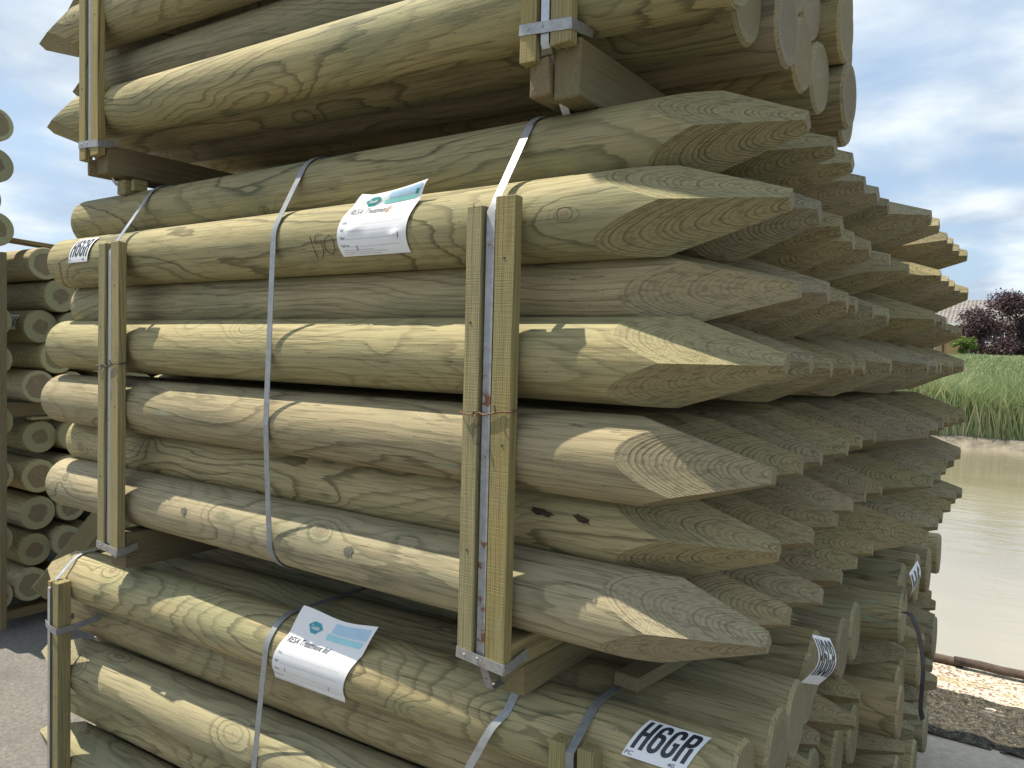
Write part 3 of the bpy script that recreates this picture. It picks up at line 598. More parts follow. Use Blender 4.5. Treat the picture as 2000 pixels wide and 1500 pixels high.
o.rotation_euler = Matrix((xa, ya, za)).transposed().to_euler(); tag(o, 'loose sawn board leaning diagonally against the far-left stack', 'board')

# ------------------------------------------------------------------ labels and writing
def text_mesh(txt, size, bold=0.0, sx=1.0, shear=0.0, space=1.0):
    cu = bpy.data.curves.new('t', 'FONT'); cu.body = txt; cu.size = size; cu.offset = bold; cu.shear = shear; cu.space_character = space; cu.resolution_u = 3
    o = bpy.data.objects.new('t', cu); COL.objects.link(o); dg = bpy.context.evaluated_depsgraph_get()
    me = o.evaluated_get(dg).to_mesh(); bm = bmesh.new(); bm.from_mesh(me); o.evaluated_get(dg).to_mesh_clear()
    bpy.data.objects.remove(o); bpy.data.curves.remove(cu)
    for v in bm.verts: v.co.x *= sx
    bmesh.ops.triangulate(bm, faces=bm.faces[:])
    for _ in range(3):
        ed = [e for e in bm.edges if e.calc_length() > 0.010]
        if ed: bmesh.ops.subdivide_edges(bm, edges=ed, cuts=1); bmesh.ops.triangulate(bm, faces=bm.faces[:])
    return bm
def extent(bm):
    xs = [v.co.x for v in bm.verts]; ys = [v.co.y for v in bm.verts]; return min(xs), max(xs), min(ys), max(ys)
def warp(bm, fn, ox, oy, lift):
    for v in bm.verts:
        s, q = v.co.x+ox, v.co.y+oy; p = fn(s, q); e = 1e-3
        n = (fn(s+e, q)-p).cross(fn(s, q+e)-p).normalized(); v.co = p+n*lift
    return bm
def grid_bm(x0, x1, y0, y1, nx, ny):
    bm = bmesh.new(); G = [[bm.verts.new((x0+(x1-x0)*i/nx, y0+(y1-y0)*j/ny, 0)) for i in range(nx+1)] for j in range(ny+1)]
    for j in range(ny):
        for i in range(nx): f = bm.faces.new((G[j][i], G[j][i+1], G[j+1][i+1], G[j+1][i])); f.smooth = True
    return bm
def poly_bm(pts):
    bm = bmesh.new(); bm.faces.new([bm.verts.new((a, b, 0)) for a, b in pts])
    bmesh.ops.triangulate(bm, faces=bm.faces[:])
    for _ in range(3): bmesh.ops.subdivide_edges(bm, edges=[e for e in bm.edges if e.calc_length() > 0.008] or bm.edges[:1], cuts=1); bmesh.ops.triangulate(bm, faces=bm.faces[:])
    return bm
def merge(bms):
    out = bmesh.new()
    for b in bms:
        me = bpy.data.meshes.new('x'); b.to_mesh(me); b.free(); out.from_mesh(me); bpy.data.meshes.remove(me)
    return out
def smoothf(t): t = max(0, min(1, t)); return t*t*(3-2*t)

def curl_label(name, fn, w, h, label, scheme, title, mark=False, staples=()):
    root = empty(name, fn(w/2, h/2)); tag(root, label, 'paper label', 'stapled paper labels')
    inv = root.location.copy()
    def add(nm, bm, mat, lift, ox=0, oy=0):
        b = warp(bm, fn, ox, oy, lift)
        for v in b.verts: v.co -= inv
        return link_bm(nm, b, mat, root)
    add('sheet', grid_bm(0, w, 0, h, 72, 56), M['paper'], 0.0)
    c1, c2, c3 = scheme
    L = 0.0008
    cx, cy = w*0.29, h*0.86
    lg = add('logo', poly_bm([(cx-0.024, cy+0.002), (cx-0.010, cy+0.011), (cx+0.010, cy+0.011), (cx+0.024, cy+0.002), (cx+0.008, cy-0.011), (cx-0.008, cy-0.011)]), M[c3], L)
    t = text_mesh('Tanalith', 0.0105, 0.0002, 0.85, 0.3); e = extent(t); add('logo_lettering', t, M['paper'], 2*L, cx-(e[0]+e[1])/2, cy-0.003)
    add('header_band', poly_bm([(w*0.50, h*0.965), (w*0.96, h*0.965), (w*0.96, h*0.86), (w*0.50, h*0.87)]), M[c1], L)
    add('header_band', poly_bm([(w*0.47, h*0.855), (w*0.95, h*0.845), (w*0.93, h*0.79), (w*0.48, h*0.795)]), M[c2], L)
    t = text_mesh(title, 0.0205, 0.0003, 0.84, 0.12); add('title', t, M['grey_ink'], L, 0.012, h*0.655)
    lines = []; fields = []
    for k, wd in enumerate(('Cust', 'Ref', 'Date', 'Pack no.')):
        yy = h*(0.50-0.115*k); t = text_mesh(wd, 0.0085, 0.0001, 0.9); fields.append(t)
        for v in t.verts: v.co += Vector((0.010, yy, 0))
        lines.append(grid_bm(0.012+0.016*(1.4 if k == 3 else 1), w*0.90, yy-0.001, yy-0.0004, 16, 1))
    add('field_names', merge(fields), M['grey_ink'], L); add('ruled_lines', merge(lines), M['faint_ink'], L)
    sm = []
    for k, tx in enumerate(('This timber has been pressure treated with preservative', 'Always wear gloves when handling treated timber and wash hands before eating', 'Do not burn offcuts or use them as animal litter or bedding please')):
        t = text_mesh(tx, 0.0042, 0.0, 0.98)
        for v in t.verts: v.co += Vector((0.012, h*(0.095-0.033*k), 0))
        sm.append(t)
    add('small_print', merge(sm), M['faint_ink'], L)
    if mark:
        add('corner_mark', poly_bm([(w*0.905, h*0.84), (w*0.945, h*0.84), (w*0.945, h*0.90), (w*0.905, h*0.90)]), M['teal_ink'], 2*L)
        seal = []
        for k in range(9):
            a = k*2*math.pi/9; q = poly_bm([(0.0, 0.0), (0.008*math.cos(a-0.2), 0.008*math.sin(a-0.2)), (0.0095*math.cos(a), 0.0095*math.sin(a)), (0.008*math.cos(a+0.2), 0.008*math.sin(a+0.2))])
            for v in q.verts: v.co += Vector((w*0.62, h*0.69, 0))
            seal.append(q)
        add('round_seal', merge(seal), M['orange_ink'], L)
    for sx_, sy_ in staples:
        add('staple', grid_bm(sx_*w-0.0008, sx_*w+0.0008, sy_*h-0.006, sy_*h+0.006, 1, 3), M['wire_dark'], 0.0012)
    return root

# label 1 on the second-row front post; leaves the log near its top and stands up
W1, H1 = 0.205, 0.150
def f_l1(s, t):
    u, v = s/W1, t/H1; y0, z0, r = 1.300, 0.262, 0.0850
    th0 = R(-38); arc = 0.118; 
    if t < arc: th = th0+t/r; y, z = y0-r*math.cos(th), z0+r*math.sin(th)
    else: th = th0+arc/r; dd = t-arc; y, z = y0-r*math.cos(th)+math.sin(th)*dd*0.5, z0+r*math.sin(th)+math.cos(th)*dd*1.15
    lift = 0.014*smoothf((v-0.72)/0.28)*(0.35+u*0.6); y -= lift
    z += 0.012*smoothf((v-0.6)/0.4)*(abs(u-0.18)*1.4)-0.004*math.sin(u*math.pi)*v
    y -= 0.004*math.exp(-((u-0.25)**2+(v-0.42)**2)/0.01)+0.004*math.exp(-((u-0.86)**2+(v-0.28)**2)/0.006)
    x = -1.338+s*(1.0-0.04*v)+0.046*v*v-0.012*math.sin(v*math.pi)*(1-u*0.6)+0.006*v*u
    return Vector((x, y, z))
curl_label('paper_label', f_l1, W1, H1, 'white treatment label with green logo curling off the second-row front post', ('pale_blue', 'mint', 'teal_ink'), 'RESA Treatment', True, ((0.28, 0.13), (0.90, 0.27)))
W2, H2 = 0.245, 0.205
def f_l2(s, t):
    u, v = s/W2, t/H2; x = -1.590+s+0.105*v-0.020*math.sin(v*math.pi*0.9)
    y0 = 1.36+math.tan(YAW)*(x+0.44); z0, r = -0.762, 0.0855; th0 = R(-62); arc = 0.152; 
    if t < arc: th = th0+t/r; y, z = y0-r*math.cos(th), z0+r*math.sin(th)
    else: th = th0+arc/r; dd = t-arc; y, z = y0-r*math.cos(th)+math.sin(th)*dd*0.62, z0+r*math.sin(th)+math.cos(th)*dd+dd*0.55
    y -= 0.012*smoothf((0.18-v)/0.18); y -= 0.010*smoothf((v-0.7)/0.3)
    z += 0.006*math.cos(u*5.5)*smoothf((v-0.65)/0.35)
    return Vector((x, y, z))
curl_label('paper_label', f_l2, W2, H2, 'white treatment label with blue logo stapled to the top post of the lower front pack', ('pale_blue', 'sky_blue', 'blue_logo'), 'RESA Treatment ltd', False, ((0.19, 0.30), (0.80, 0.22)))

def stroke_bm(pts, w):
    bm = bmesh.new(); P = [Vector((a, b, 0)) for a, b in pts]; n = len(P); rows_ = []
    for i, p in enumerate(P):
        d1 = (P[i]-P[i-1]).normalized() if i else (P[1]-P[0]).normalized(); d2 = (P[i+1]-P[i]).normalized() if i < n-1 else d1
        m = (d1+d2).normalized(); nn = Vector((-m.y, m.x, 0)); k = 1/max(0.5, m.dot(d1)); rows_.append((bm.verts.new(p+nn*w/2*k), bm.verts.new(p-nn*w/2*k)))
    for a, b in zip(rows_, rows_[1:]): bm.faces.new((a[0], a[1], b[1], b[0]))
    return bm
def arc(cx, cy, rx, ry, a0, a1, n=8): return [(cx+rx*math.cos(R(a0+(a1-a0)*i/n)), cy+ry*math.sin(R(a0+(a1-a0)*i/n))) for i in range(n+1)]
def block_letters():
    """heavy condensed H 6 G R, each in a 1.0 x 2.4 cell"""
    w = 0.34; L_, Rr, T, B = w/2, 1-w/2, 2.4-w/2, w/2; rx = 0.5-w/2; ry = 0.36; out = []
    out.append([stroke_bm([(L_, 0), (L_, 2.4)], w), stroke_bm([(Rr, 0), (Rr, 2.4)], w), stroke_bm([(w, 1.22), (1-w, 1.22)], w)])
    six = [(Rr, 1.72)]+arc(0.5, T-ry, rx, ry, 0, 180)+arc(0.5, B+ry, rx, ry, 180, 360)+arc(0.5, 1.42-ry, rx, ry, 0, 88)+[(w, 1.42)]
    out.append([stroke_bm(six, w)])
    gee = [(Rr, 1.60)]+arc(0.5, T-ry, rx, ry, 0, 180)+arc(0.5, B+ry, rx, ry, 180, 360)+[(Rr, 1.24)]
    out.append([stroke_bm(gee, w), stroke_bm([(0.52, 1.24-w*0.42), (1-w, 1.24-w*0.42)], w*0.84)])
    out.append([stroke_bm([(L_, 0), (L_, 2.4)], w), stroke_bm([(w, T)]+arc(0.55, T-0.3, Rr-0.55, 0.3, 90, 0, 6)+arc(0.55, 1.34+0.3, Rr-0.55, 0.3, 0, -90, 6)+[(w, 1.34)], w), stroke_bm([(Rr-0.02, 0), (Rr-0.02, 0.98), (Rr-0.06, 1.17)], w)])
    bms = []
    for k, ls in enumerate(out):
        for b in ls:
            for v in b.verts: v.co.x += k*1.17
            bms.append(b)
    bm = merge(bms); bmesh.ops.triangulate(bm, faces=bm.faces[:]); return bm
def tag_sheet(name, fn, w, h, label, txt='H6GR', small=True, torn=False):
    root = empty(name, fn(w/2, h/2)); tag(root, label, 'code tag', 'H6GR code tags'); inv = root.location.copy()
    def add(nm, bm, mat, lift, ox=0, oy=0):
        b = warp(bm, fn, ox, oy, lift)
        for v in b.verts: v.co -= inv
        return link_bm(nm, b, mat, root)
    add('sheet', grid_bm(0, w, 0, h, 16, 12), M['paper'], 0.0)
    t = block_letters() if txt == 'H6GR' else text_mesh(txt, h*0.98, h*0.060, 0.50, 0.0, 1.14)
    e = extent(t); sc = (w*0.88)/(e[1]-e[0]); sy = (h*0.74)/(e[3]-e[2])
    for v in t.verts: v.co.x = (v.co.x-e[0])*sc; v.co.y = (v.co.y-e[2])*sy
    for _ in range(3):
        ed = [q for q in t.edges if q.calc_length() > 0.010]
        if ed: bmesh.ops.subdivide_edges(t, edges=ed, cuts=1); bmesh.ops.triangulate(t, faces=t.faces[:])
    add('code_letters', t, M['ink'], 0.0006, w*0.06, h*0.20)
    if small:
        t = text_mesh('PC', h*0.13, 0.0001); add('small_letters', t, M['grey_ink'], 0.0006, w*0.02, h*0.05)
        t = text_mesh('40', h*0.13, 0.0001); add('small_letters', t, M['grey_ink'], 0.0006, w*0.72, h*0.05)
    return root
def f_big(s, t):
    v = t/0.105; x = -0.625+s+0.030*v; y0 = 1.36+math.tan(YAW)*(x+0.44); r = 0.0855; th = R(22)+t/r*0.78
    return Vector((x, y0-r*math.cos(th), -0.762+r*math.sin(th)))
tag_sheet('code_tag', f_big, 0.118, 0.102, 'large creased H6GR tag on the front post at the bottom edge')
def f_l(s, t):
    x = -2.576+s*1.05+0.016*(t/0.1); r = 0.0850; th = R(-8)+t/r*0.9
    return Vector((x, 1.300-r*math.cos(th), 0.262+r*math.sin(th)))
tag_sheet('code_tag', f_l, 0.112, 0.095, 'H6GR tag at the left end of the second-row front post')
_e = on_x(1578, 1288, -0.425)
def f_e(s, t):
    u = s/0.115-0.5; v = t/0.085-0.5
    return Vector((-0.415+0.022*math.cos(v*3.4)+0.26*s+0.10*v*0.2, _e.y+s*0.9-0.045, _e.z+t*1.3-0.055-0.035*u))
tag_sheet('code_tag', f_e, 0.080, 0.085, 'folded H6GR tag on a post end beneath the point tips', small=False)
_g = on_x(1766, 1118, -0.355)
def f_g(s, t):
    v = t/0.11-0.5; u = s/0.09-0.5
    return Vector((-0.34+0.015*math.cos(v*3.5)+0.25*s, _g.y+s-0.045, _g.z+t-0.06+0.05*u))
tag_sheet('code_tag', f_g, 0.055, 0.095, 'small white tag on a dark post end of the lower rear pack', txt='H6', small=False)
_h = on_x(20, 640, -4.66)
def f_h(s, t):
    x = -4.70+s; p = on_x(80, 638, -4.5); r = 0.0915; th = R(-12)+t/r
    return Vector((x, p.y-r*math.cos(th), p.z+r*math.sin(th)))
tag_sheet('code_tag', f_h, 0.115, 0.085, 'faded H6GR tag on the third post down in the far-left stack', small=False)

# handwritten 150 and ink stamps are on the wood: children of nothing, each its own mark on its post
def on_log(y0, z0, r, x, th, lift=0.0006): return Vector((x, y0-(r+lift)*math.cos(th), z0+(r+lift)*math.sin(th)))
strokes = [[(0.0, 1.0), (0.12, 0.0), (0.16, -0.12)], [(0.50, 1.05), (0.24, 1.0), (0.22, 0.62), (0.40, 0.70), (0.50, 0.40), (0.40, 0.02), (0.28, -0.10)],
           [(0.80, 0.95), (0.60, 0.75), (0.60, 0.30), (0.78, 0.05), (0.95, 0.30), (0.93, 0.75), (0.80, 0.97)]]
host = [o for o in COL.objects if o.get('label', '').startswith('labelled sharpened')][0]
bm = bmesh.new()
for st in strokes:
    P = [on_log(1.300, 0.262, 0.0840, -1.436+a*0.082, R(-34)+b*R(33), 0.0) for a, b in st]; tube_bm(catmull(P, 6), 0.0008, 6, bm)
hw = link_bm('handwritten_number', bm, M['dark_ink']); hw.parent = host; hw.matrix_parent_inverse = (Matrix.Translation(host.location) @ host.rotation_euler.to_matrix().to_4x4()).inverted()
hw['label'] = 'handwritten 150 in black'

def host_of(start):
    return [o for o in COL.objects if o.get('label', '').startswith(start)][0]
def attach(o, host):
    o.parent = host; o.matrix_parent_inverse = (Matrix.Translation(host.location) @ host.rotation_euler.to_matrix().to_4x4()).inverted()
def surface_patch(name, px, py, y0, z0, r, a, b, mat, host, ragged=0.0, square=False, rot=0.0):
    p = on_y(px, py, y0-r*0.97); th = math.asin(max(-1, min(1, (p.z-z0)/r))); bm = bmesh.new(); rr = random.Random(px)
    n = 4 if square else 22; rings = []
    for q in (0.001, 0.5, 1.0):
        rg = []
        for i in range(n):
            g = 2*math.pi*(i+0.5*square)/n; m = q*(1+ragged*rr.uniform(-1, 1))*(1.41 if square else 1)
            u, v = a*m*math.cos(g), b*m*math.sin(g); u, v = u*math.cos(rot)-v*math.sin(rot), u*math.sin(rot)+v*math.cos(rot)
            rg.append(bm.verts.new(on_log(y0, z0, r, p.x+u, th+v/r, 0.0008)))
        rings.append(rg)
    for A, B in zip(rings, rings[1:]):
        for i in range(n): bm.faces.new((A[i], A[(i+1) % n], B[(i+1) % n], B[i]))
    o = link_bm(name, bm, mat); attach(o, host)
M['bark_pocket'] = plain('bark_pocket', (0.055, 0.028, 0.018), 0.9, 0.5, 120, 1.0, 200, 0.003)
_h7 = [o for o in COL.objects if 'at the front, bottom row of middle front pack' in o.get('label', '')][0]
_h6 = [o for o in COL.objects if 'at the front, sixth row of middle front pack' in o.get('label', '')][0]
surface_patch('ink_stamp', 359, 998, 1.300, -0.473, 0.0818, 0.012, 0.010, M['stamp'], _h7, 0.25)
surface_patch('ink_stamp', 681, 1077, 1.300, -0.473, 0.0818, 0.015, 0.011, M['stamp'], _h7, 0.25)
surface_patch('bark_pocket', 1058, 1000, 1.370, -0.332, 0.0825, 0.027, 0.007, M['bark_pocket'], _h6, 0.25, rot=-0.1)
surface_patch('bark_pocket', 1137, 1014, 1.370, -0.332, 0.0825, 0.017, 0.006, M['bark_pocket'], _h6, 0.3, rot=-0.3)

# ------------------------------------------------------------------ ground, quay and river
def ground_mat():
    t = NT('yard_ground'); tc = t.n('ShaderNodeTexCoord'); o = tc.outputs['Object']
    a = t.noise(o, 55, 6, 0.7); b = t.noise(o, 2.3, 5, 0.6); c = t.noise(o, 260, 2, 0.6)
    col = t.mix(t.lin(a, 0.3, 0.7), (0.115, 0.107, 0.094), (0.24, 0.226, 0.20)); col = t.mix(t.math('MULTIPLY', t.smooth(b, 0.45, 0.65), 0.5), col, (0.10, 0.097, 0.09))
    col = t.mix(t.math('MULTIPLY', t.smooth(c, 0.64, 0.70), 0.7), col, (0.40, 0.39, 0.36)); t.bump(t.math('ADD', a, t.math('MULTIPLY', c, 0.5)), 0.8, 0.012); return t.fin(col, 0.9)
def quay_mat():
    t = NT('exposed_aggregate'); tc = t.n('ShaderNodeTexCoord'); o = tc.outputs['Object']; x, y, z = t.sep(o)
    vo = t.n('ShaderNodeTexVoronoi'); vo.inputs['Scale'].default_value = 75; t.put(vo.inputs['Vector'], o)
    n = t.noise(o, 7, 5, 0.65); n2 = t.noise(o, 40, 3, 0.6)
    col = t.mix(t.lin(n2, 0.3, 0.7), (0.40, 0.36, 0.28), (0.62, 0.57, 0.47))
    col = t.mix(t.smooth(t.sep(vo.outputs['Color'])[0], 0.68, 0.75), col, (0.24, 0.16, 0.11))
    col = t.mix(t.math('MULTIPLY', t.smooth(n, 0.52, 0.62), 0.6), col, (0.34, 0.27, 0.12))
    t.bump(vo.outputs['Distance'], 1.0, 0.008); return t.fin(col, 0.9)
def moss_mat():
    t = NT('mossy_grit'); tc = t.n('ShaderNodeTexCoord'); o = tc.outputs['Object']
    n = t.noise(o, 45, 6, 0.8); n2 = t.noise(o, 95, 3, 0.6)
    col = t.mix(t.smooth(n, 0.40, 0.62), (0.028, 0.026, 0.018), (0.16, 0.14, 0.095)); col = t.mix(t.smooth(n2, 0.60, 0.68), col, (0.36, 0.33, 0.27))
    t.bump(t.math('ADD', n, n2), 1.0, 0.02); return t.fin(col, 0.95)
def sheet(name, x0, x1, y0, y1, z, mat, nx=2, ny=2, disp=0.0, kind='structure'):
    bm = bmesh.new(); G = []
    for j in range(ny+1):
        G.append([bm.verts.new((x0+(x1-x0)*i/nx, y0+(y1-y0)*j/ny, z+disp*noise.fractal(Vector((x0+(x1-x0)*i/nx, y0+(y1-y0)*j/ny, 0))*9, 0.6, 2.0, 4))) for i in range(nx+1)])
    for j in range(ny):
        for i in range(nx): f = bm.faces.new((G[j][i], G[j][i+1], G[j+1][i+1], G[j+1][i])); f.smooth = True
    o = link_bm(name, bm, mat); o['kind'] = kind; return o
GZ = -1.56
sheet('ground', -60, 60, -60, 4.10, GZ, ground_mat(), 40, 40)
# quay coping: concrete strip with a real face down to the water
WZ = -2.9
o = link_bm('quay_wall', box_bm(-60, 60, 4.10, 4.60, WZ-1.5, GZ+0.006), quay_mat()); tag(o, 'pale pebbly concrete coping of the quay along the water', 'quay wall')
sheet('mossy_strip', -20, 20, 3.66, 4.17, GZ+0.016, moss_mat(), 900, 22, 0.022)
rm = metal('rusty_rail', (0.05, 0.036, 0.030), (0.12, 0.082, 0.062), 0.85, 0.1, 25)
for k, (xa, xb, yy, zz) in enumerate(((-6.0, -0.33, 4.585, GZ+0.026), (-0.37, 6.0, 4.565, GZ+0.040))):
    pts = [(xa+(xb-xa)*i/60, yy+0.01*noise.noise(Vector((i*0.7, k, 0))), zz+0.006*noise.noise(Vector((i*0.9, k, 4)))) for i in range(61)]
    tag(link_bm('quay_rail', tube_bm(pts, 0.022, 10), rm), ('rusty rail along the quay edge, running off to the right', 'rusty rail along the quay edge, ending behind the posts')[1-k], 'rail', 'rusty rails along the quay')

def water_mat():
    t = NT('river_water'); tc = t.n('ShaderNodeTexCoord'); o = tc.outputs['Object']
    mp = t.n('ShaderNodeMapping'); mp.inputs['Scale'].default_value = (0.8, 1.6, 1); t.put(mp.inputs[0], o)
    n = t.noise(mp.outputs[0], 1.3, 6, 0.6, dist=0.6); n2 = t.noise(mp.outputs[0], 0.12, 3, 0.5)
    col = t.mix(t.smooth(n2, 0.4, 0.6), (0.25, 0.22, 0.15), (0.30, 0.27, 0.195))
    t.bump(t.math('ADD', n, t.math('MULTIPLY', t.noise(mp.outputs[0], 7.0, 3, 0.5), 0.15)), 0.20, 0.05)
    t.b.inputs['IOR'].default_value = 2.3
    return t.fin(col, 0.06, 0, 0.5)
sheet('river_water', -80, 80, 4.58, 36.0, WZ, water_mat())

# ------------------------------------------------------------------ far bank
def bank_z(y, x=0):
    u = (y-31.5)/15.0; u = max(0, min(1, u)); return WZ-0.10+0.42*smoothf((y-31.4)/1.3)+(2.92)*smoothf(u)*1.0+0.10*noise.noise(Vector((x*0.3, y*0.3, 0)))
def bank_mat():
    t = NT('mud_and_soil'); tc = t.n('ShaderNodeTexCoord'); o = tc.outputs['Object']; x, y, z = t.sep(o)
    n = t.noise(o, 2.5, 6, 0.7)
    mud = t.mix(t.lin(n, 0.35, 0.65), (0.12, 0.105, 0.08), (0.27, 0.24, 0.19)); grass = t.mix(t.lin(n, 0.35, 0.65), (0.08, 0.13, 0.035), (0.14, 0.20, 0.06))
    col = t.mix(t.smooth(z, WZ+0.36, WZ+0.6), mud, grass); t.bump(n, 0.8, 0.15); return t.fin(col, 0.9)
bm = bmesh.new(); NX, NY = 90, 60; G = []
for j in range(NY+1):
    yy = 30.5+(34.0)*(j/NY)**1.4
    G.append([bm.verts.new((-60+120*i/NX, yy+0.5*noise.noise(Vector((i*0.7, 1.0, 0)))*(j < 20), bank_z(yy, -60+120*i/NX)-(2.0*smoothf((yy-52)/12)))) for i in range(NX+1)])
for j in range(NY):
    for i in range(NX): f = bm.faces.new((G[j][i], G[j][i+1], G[j+1][i+1], G[j+1][i])); f.smooth = True
o = link_bm('river_bank', bm, bank_mat()); o['kind'] = 'structure'
sheet('far_land', -400, 400, 62, 1500, -1.6, plain('field_green', (0.10, 0.15, 0.05), 0.9, 0.2, 0.05))
def grass_mat():
    t = NT('reed_grass'); tc = t.n('ShaderNodeTexCoord'); o = tc.outputs['Object']; g = t.n('ShaderNodeNewGeometry')
    rp = g.outputs['Random Per Island']; n = t.noise(o, 0.35, 4, 0.6); r2 = t.math('FRACT', t.math('MULTIPLY', rp, 17.3))
    col = t.mix(rp, (0.17, 0.25, 0.09), (0.38, 0.45, 0.23)); col = t.mix(t.math('MULTIPLY', t.smooth(r2, 0.60, 0.80), t.smooth(n, 0.38, 0.60)), col, (0.50, 0.46, 0.29))
    col = t.mix(t.math('MULTIPLY', t.smooth(r2, 0.86, 0.90), 0.7), col, (0.48, 0.50, 0.30))
    m = t.fin(col, 0.6)
    t.put(t.b.inputs['Subsurface Weight'], 0.0)
    tr = t.n('ShaderNodeBsdfTranslucent'); t.put(tr.inputs[0], col); ad = t.n('ShaderNodeMixShader'); ad.inputs[0].default_value = 0.35
    t.nt.links.new(t.b.outputs[0], ad.inputs[1]); t.nt.links.new(tr.outputs[0], ad.inputs[2]); t.nt.links.new(ad.outputs[0], t.out.inputs[0]); return m
def build_grass():
    rr = random.Random(5); verts = []; faces = []
    for k in range(90000):
        a = rr.random(); x = rr.uniform(-16, 7)
        y = 32.5+(15.5)*(a**1.25)
        cl = noise.noise(Vector((x*0.55, y*0.5, 3)))
        if cl < -0.35 and rr.random() < 0.6: continue
        h = (2.0-1.65*smoothf((y-32.8)/9))*(0.75+0.5*rr.random())*(1+0.45*cl); w = 0.013+0.016*rr.random()
        if y > 40: h *= 0.75
        z = bank_z(y, x)-0.03; ang = rr.uniform(-0.9, 0.9); dx, dy = math.cos(ang)*w, math.sin(ang)*w
        lean = rr.uniform(-0.5, 0.55)+0.25*cl; ly = rr.uniform(-0.45, 0.25)
        b = len(verts); mx, my = x+lean*h*0.28, y+ly*h*0.28; tx, ty = x+lean*h*0.85, y+ly*h*0.8
        verts += [(x-dx, y-dy, z), (x+dx, y+dy, z), (mx+dx*0.8, my+dy*0.8, z+h*0.6), (mx-dx*0.8, my-dy*0.8, z+h*0.6), (tx, ty, z+h*(0.97-0.2*abs(lean)))]
        faces += [(b, b+1, b+2, b+3), (b+3, b+2, b+4)]
    me = bpy.data.meshes.new('grass'); me.from_pydata(verts, [], faces); me.materials.append(grass_mat())
    o = bpy.data.objects.new('grass', me); COL.objects.link(o); tag(o, 'tall green reeds and grass on the far river bank', 'grass', None, 'stuff')
build_grass()

# ------------------------------------------------------------------ trees
def leaf_tree(name, base, height, spread, cmats, label, n_leaf, leaf, trunk_r, seed, trunk_h=0.3, lumps=14, group=None, squash=1.0, twigs=0):
    rr = random.Random(seed); root = empty(name, base); tag(root, label, 'tree' if height > 3 else 'shrub', group)
    bm = bmesh.new(); th = height*trunk_h; ends = []
    for k in range(7 if height > 3 else 5):
        a = k*2.4+rr.random(); sp = spread*0.55*rr.uniform(0.4, 1.0)
        e = Vector((math.cos(a)*sp, math.sin(a)*sp, th+(height-th)*rr.uniform(0.35, 0.8)))
        P = catmull([Vector((0, 0, -0.2)), Vector((0.02*math.cos(a), 0.02, th*0.6)), Vector((e.x*0.35, e.y*0.35, th+(e.z-th)*0.35)), e], 5)
        rings = []; n = len(P)
        for i, p in enumerate(P):
            rad = trunk_r*(0.55 if k else 1.0)*(1-0.85*i/(n-1)); rings.append([bm.verts.new(p+Vector((rad*math.cos(q), rad*math.sin(q), 0))) for q in (0, 1.05, 2.1, 3.14, 4.19, 5.24)])
        for A, B in zip(rings, rings[1:]):
            for j in range(6): f = bm.faces.new((A[j], B[j], B[(j+1) % 6], A[(j+1) % 6])); f.smooth = True
        ends.append(e)
    link_bm('trunk', bm, M['bark'], root)
    lump = []
    for k in range(lumps):
        a = rr.uniform(0, 6.28); q = math.sqrt(rr.random())*spread*0.78; hh = rr.uniform(0.0, 1.0); zz = th+(height-th)*(0.05+0.83*hh)
        q *= math.sqrt(max(0.12, 1-(2*hh-0.85)**2*0.75)); lump.append((Vector((math.cos(a)*q, math.sin(a)*q, zz)), spread*rr.uniform(0.22, 0.40)))
    verts = []; faces = []
    for k in range(n_leaf):
        c, r0 = lump[rr.randrange(len(lump))]; d_ = Vector((rr.gauss(0, 1), rr.gauss(0, 1), rr.gauss(0, 1))).normalized()*r0*(rr.random()**0.4)*rr.choice((1, 1, 1, 1.25)); d_.z *= 0.75*squash
        p = c+d_; s = leaf*rr.uniform(0.6, 1.4); u = Vector((rr.gauss(0, 1), rr.gauss(0, 1), rr.gauss(0, 0.6))).normalized(); v = u.orthogonal().normalized()
        v = (v*math.cos(k)+u.cross(v)*math.sin(k)); b = len(verts); verts += [p-u*s, p+v*s*0.5, p+u*s, p-v*s*0.5]; faces.append((b, b+1, b+2, b+3))
    me = bpy.data.meshes.new('crown'); me.from_pydata(verts, [], faces); me.materials.append(cmats)
    o = bpy.data.objects.new('crown', me); COL.objects.link(o); o.parent = root; return root
def leaf_mat(name, a, b, tr_=0.3):
    t = NT(name); g = t.n('ShaderNodeNewGeometry'); col = t.mix(g.outputs['Random Per Island'], a, b); m = t.fin(col, 0.55)
    tr = t.n('ShaderNodeBsdfTranslucent'); t.put(tr.inputs[0], col); ad = t.n('ShaderNodeMixShader'); ad.inputs[0].default_value = tr_
    t.nt.links.new(t.b.outputs[0], ad.inputs[1]); t.nt.links.new(tr.outputs[0], ad.inputs[2]); t.nt.links.new(ad.outputs[0], t.out.inputs[0]); return m
M['bark'] = plain('bark', (0.10, 0.075, 0.055), 0.9, 0.3, 6)
leaf_tree('copper_tree', (-3.2, 60, -0.4), 5.05, 3.0, leaf_mat('purple_leaf', (0.045, 0.022, 0.030), (0.105, 0.060, 0.070), 0.2), 'dark purple-leaved tree in front of the brick houses', 19000, 0.085, 0.16, 3, 0.22, 26)
leaf_tree('green_shrub', (-5.1, 58, -0.2), 2.35, 0.95, leaf_mat('bright_leaf', (0.10, 0.17, 0.03), (0.22, 0.30, 0.08)), 'rounded bright green shrub left of the purple tree', 4200, 0.06, 0.05, 8, 0.25, 14)
leaf_tree('pale_tree', (-6.1, 92, -1.5), 8.3, 1.3, leaf_mat('pale_leaf', (0.20, 0.26, 0.16), (0.32, 0.38, 0.25)), 'thin pale tree rising behind the roofs', 900, 0.09, 0.08, 11, 0.3, 10)
